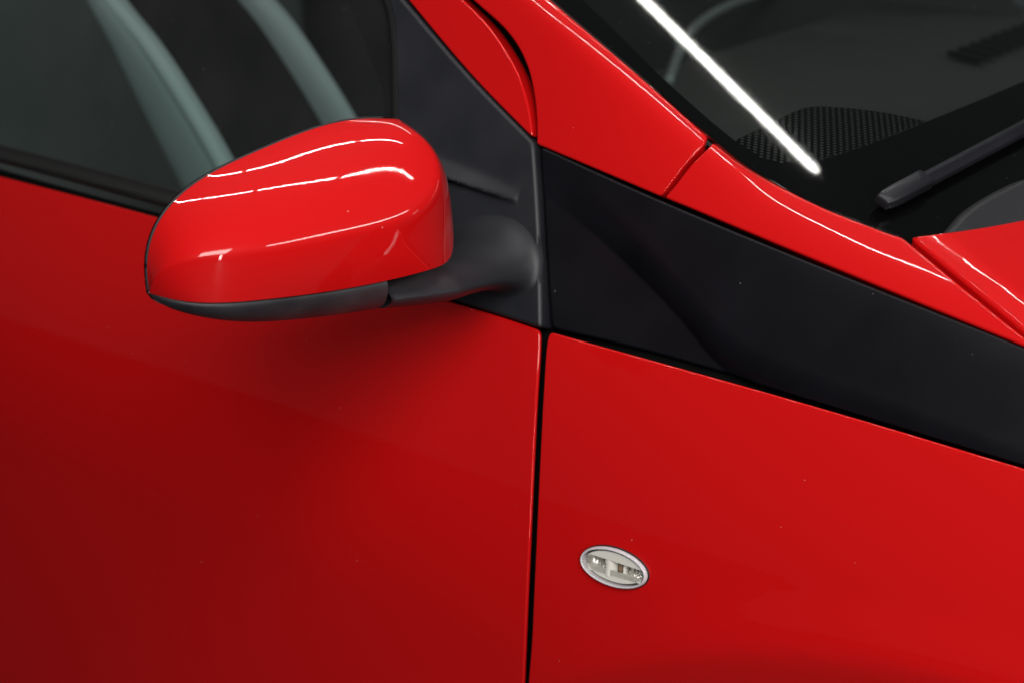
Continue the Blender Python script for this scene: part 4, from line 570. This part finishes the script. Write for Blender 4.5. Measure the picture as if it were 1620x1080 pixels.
CHR = make_plain('clear_plastic_rim', (0.62, 0.60, 0.64), 0.08, 0.0)
REF = make_plain('indicator_reflector', (0.80, 0.79, 0.77), 0.28, 0.8)
CREAM = make_plain('cream_plastic', (0.90, 0.90, 0.86), 0.35)
ring_obj('gasket', [(0.0007, -0.002), (0.0007, 0.0008), (0.0, 0.0014), (-0.001, 0.0014)], RUBBER)
ring_obj('bezel', [(0.0, 0.0005), (-0.0001, 0.0025), (-0.0008, 0.0040), (-0.0013, 0.0045), (-0.0018, 0.0042), (-0.0021, 0.0034), (-0.0022, 0.0), (-0.0022, -0.006)], CHR)
dish = ring_obj('reflector', [(-0.0034, -0.001), (-0.0045, -0.004), (-0.0075, -0.0075), (-0.012, -0.009)], REF, 'last')
def strip(name, pts2, h0, h1, mat):
    """prism in the indicator plane between heights h0 and h1"""
    n = len(pts2); v = [cI+EX*p[0]+EZ*p[1]+Nn*h for h in (h0, h1) for p in pts2]
    f = [tuple(range(n, 2*n)), tuple(range(n))[::-1]]+[(i, (i+1) % n, n+(i+1) % n, n+i) for i in range(n)]
    return round_edges(mesh_obj(name, v, f, mat, ind, smooth=False), 0.0004, 2)
arcp = [(a_*0.86*math.cos(t), b_*0.76*math.sin(t)) for t in np.linspace(math.radians(160), math.radians(20), 20)]
strip('upper_shelf', arcp+[(0.024, 0.0035), (-0.021, 0.0050)], -0.008, 0.0018, CREAM)
arcp = [(a_*0.86*math.cos(t), b_*0.76*math.sin(t)) for t in np.linspace(math.radians(200), math.radians(340), 20)]
strip('lower_shelf', arcp+[(0.023, -0.0068), (-0.022, -0.0072)], -0.008, 0.0010, CREAM)
for k in range(4):                      # ribs of the reflector
    for s in (-1, 1):
        xx = s*(0.0125+k*0.003)
        strip('reflector_rib', [(xx-0.0005, -0.007), (xx+0.0005, -0.007), (xx+0.0005, 0.004), (xx-0.0005, 0.004)], -0.009, -0.0062, REF)
# bulb holder: half barrel beside a dark bulb cavity
v = []; m = 14
for zz in (-0.0085, 0.0060):
    for k in range(m):
        t = math.pi*k/(m-1); v.append(cI+EX*(-0.0055-0.0050*math.cos(t))+EZ*zz+Nn*(-0.006+0.0078*math.sin(t)))
f = [(i, i+1, m+i+1, m+i) for i in range(m-1)]+[tuple(range(m))[::-1], tuple(range(m, 2*m)), (0, m, 2*m-1, m-1)]
round_edges(mesh_obj('bulb_holder', v, f, CREAM, ind, smooth=False), 0.0005, 2)
strip('bulb_cavity', [(-0.0006, -0.0085), (0.0058, -0.0085), (0.0066, 0.0055), (-0.0004, 0.0058)], -0.0088, -0.0058, make_plain('cavity_black', (0.02, 0.017, 0.016), 0.35))
v = [cI+EX*(0.0062+0.0009*math.sin(q*3.2))+EZ*zz+Nn*h for h in (-0.008, -0.0015) for q, zz in enumerate(np.linspace(-0.0085, 0.0055, 9))]
v += [p+EX*0.0012 for p in v]
n9 = 9
f = []
for i in range(8): f += [(i, i+1, 9+i+1, 9+i), (18+i, 27+i, 27+i+1, 18+i+1), (9+i, 9+i+1, 27+i+1, 27+i), (i, 18+i, 18+i+1, i+1)]
mesh_obj('holder_clip', v, f, CREAM, ind)
bl = []; fb = []
for i in range(9):
    p = math.pi*i/8
    for k in range(12):
        q = 2*math.pi*k/12; bl.append(cI+EX*(0.0027+0.0022*math.sin(p)*math.cos(q))+EZ*(-0.001+0.0045*math.cos(p))+Nn*(-0.0045+0.0022*math.sin(p)*math.sin(q)))
mesh_obj('bulb', bl, grid_faces(9, 12, 0, True), make_plain('bulb_glass', (0.30, 0.20, 0.12), 0.08), ind)
ring_obj('lens', [(-0.0025, 0.0040), (-0.006, 0.0058), (-0.010, 0.0066), (-0.0140, 0.0068)], make_glass('clear_lens', (0.93, 0.92, 0.90), 1.45), 'last')

# ---------------- cabin ----------------
LINING = make_plain('dark_lining', (0.026, 0.029, 0.029), 0.8, spec=0.2)
v = [(-1.7, 0.16, -0.55), (0.30, 0.16, -0.55), (0.30, 1.45, -0.55), (-1.7, 1.45, -0.55), (-1.7, 0.20, 0.52), (-0.62, 0.20, 0.52), (-0.62, 1.30, 0.52), (-1.7, 1.30, 0.52)]
f = [(0, 1, 2, 3), (3, 2, 6, 7), (0, 3, 7, 4)]
mesh_obj('cabin_lining', v, f, LINING, car, smooth=False)
v, f = box((-1.20, 0.74, 0.545), (1.25, 1.12, 0.035)); round_edges(mesh_obj('roof', v, f, PAINT, car, smooth=False), 0.012)
# seat
FAB = make_plain('grey_green_fabric', (0.26, 0.305, 0.315), 0.85, spec=0.2); SEATB = make_plain('black_fabric', (0.010, 0.010, 0.010), 0.9, spec=0.1)
seat = empty('seat', car, (float(SEAT_F[:, 0].mean()), 0.55, -0.3))
def slab(name, y0, y1, df, mat, rr):
    """seat-back piece between the front and back curves, y0..y1, rounded across"""
    F_ = SEAT_F+np.array([df, 0]); B_s = SEAT_B; rows = []
    for p, q in zip(F_, B_s):
        prof = []
        for (s, t) in rounded_rect(1.0, 1.0, rr, 6):
            u = s+0.5; w = t+0.5
            pt = q+(p-q)*w; prof.append((pt[0], y0+(y1-y0)*u, pt[1]))
        rows.append(prof)
    V = np.array(rows); n, m = V.shape[:2]
    fa = grid_faces(n, m, 0, True); fa += [tuple(range(m)), tuple((n-1)*m+i for i in range(m))[::-1]]
    return mesh_obj(name, V.reshape(-1, 3), fa, mat, seat)
slab('seat_bolster', 0.335, 0.372, -0.035, FAB, 0.42)
slab('backrest', 0.366, 0.556, -0.075, SEATB, 0.12)
slab('seat_bolster', 0.550, 0.584, -0.035, FAB, 0.42)
pp = np.c_[SEAT_F[:, 0]-0.046, np.full(len(SEAT_F), 0.347), SEAT_F[:, 1]]
v, f = sweep(pp, [(0.010*math.cos(a), 0.010*math.sin(a)) for a in np.linspace(0, 2*math.pi, 12, endpoint=False)], (0, 1, 0))
mesh_obj('seat_piping', v, f, make_plain('light_piping', (0.31, 0.36, 0.37), 0.85, spec=0.1), seat)
v, f = box((-1.50, 0.75, -0.08), (0.16, 1.0, 0.74)); round_edges(mesh_obj('rear_seat', v, f, make_plain('rear_fabric', (0.075, 0.085, 0.086), 0.9, spec=0.1), car, smooth=False), 0.05, 4)
# dashboard
dash = mesh_obj('dashboard', [(0.24, 0.13, 0.045), (0.30, 0.5, 0.06), (0.30, 1.3, 0.06), (-0.35, 0.13, 0.062), (-0.35, 0.5, 0.066), (-0.45, 1.5, 0.066), (-0.47, 0.13, -0.06), (-0.47, 0.5, -0.06), (-0.60, 1.5, -0.06), (0.24, 0.13, -0.3), (-0.47, 0.13, -0.3)],
                [(0, 1, 4, 3), (1, 2, 5, 4), (3, 4, 7, 6), (4, 5, 8, 7), (0, 3, 6, 10, 9)], make_plastic('dash_plastic', (0.009, 0.0105, 0.0105, 1), (0.014, 0.0152, 0.015, 1), 0.6, 0.1, 0.4), car, smooth=False)
v0, v1 = VENT[0], VENT[1]
dv = (v1-v0)/np.linalg.norm(v1-v0); pv = np.array((-dv[1], dv[0], 0)); pv = pv if pv[0] < 0 else -pv
for k in range(9):
    c = v0+(v1-v0)*k/8+np.array((0, 0, 0.0015)); ax = np.array([(dv*0.5+pv*0.87), np.cross((0, 0, 1), dv*0.5+pv*0.87), (0, 0, 1.0)])
    v, f = box(c, (0.055, 0.014, 0.006), ax); mesh_obj('vent_slot', v, f, DARK, dash, smooth=False)
v, f = sweep(PIPE, [(0.006*math.cos(a), 0.006*math.sin(a)) for a in np.linspace(0, 2*math.pi, 8, endpoint=False)])
mesh_obj('dash_piping', v, f, make_plain('grey_edge', (0.10, 0.115, 0.12), 0.6), dash)
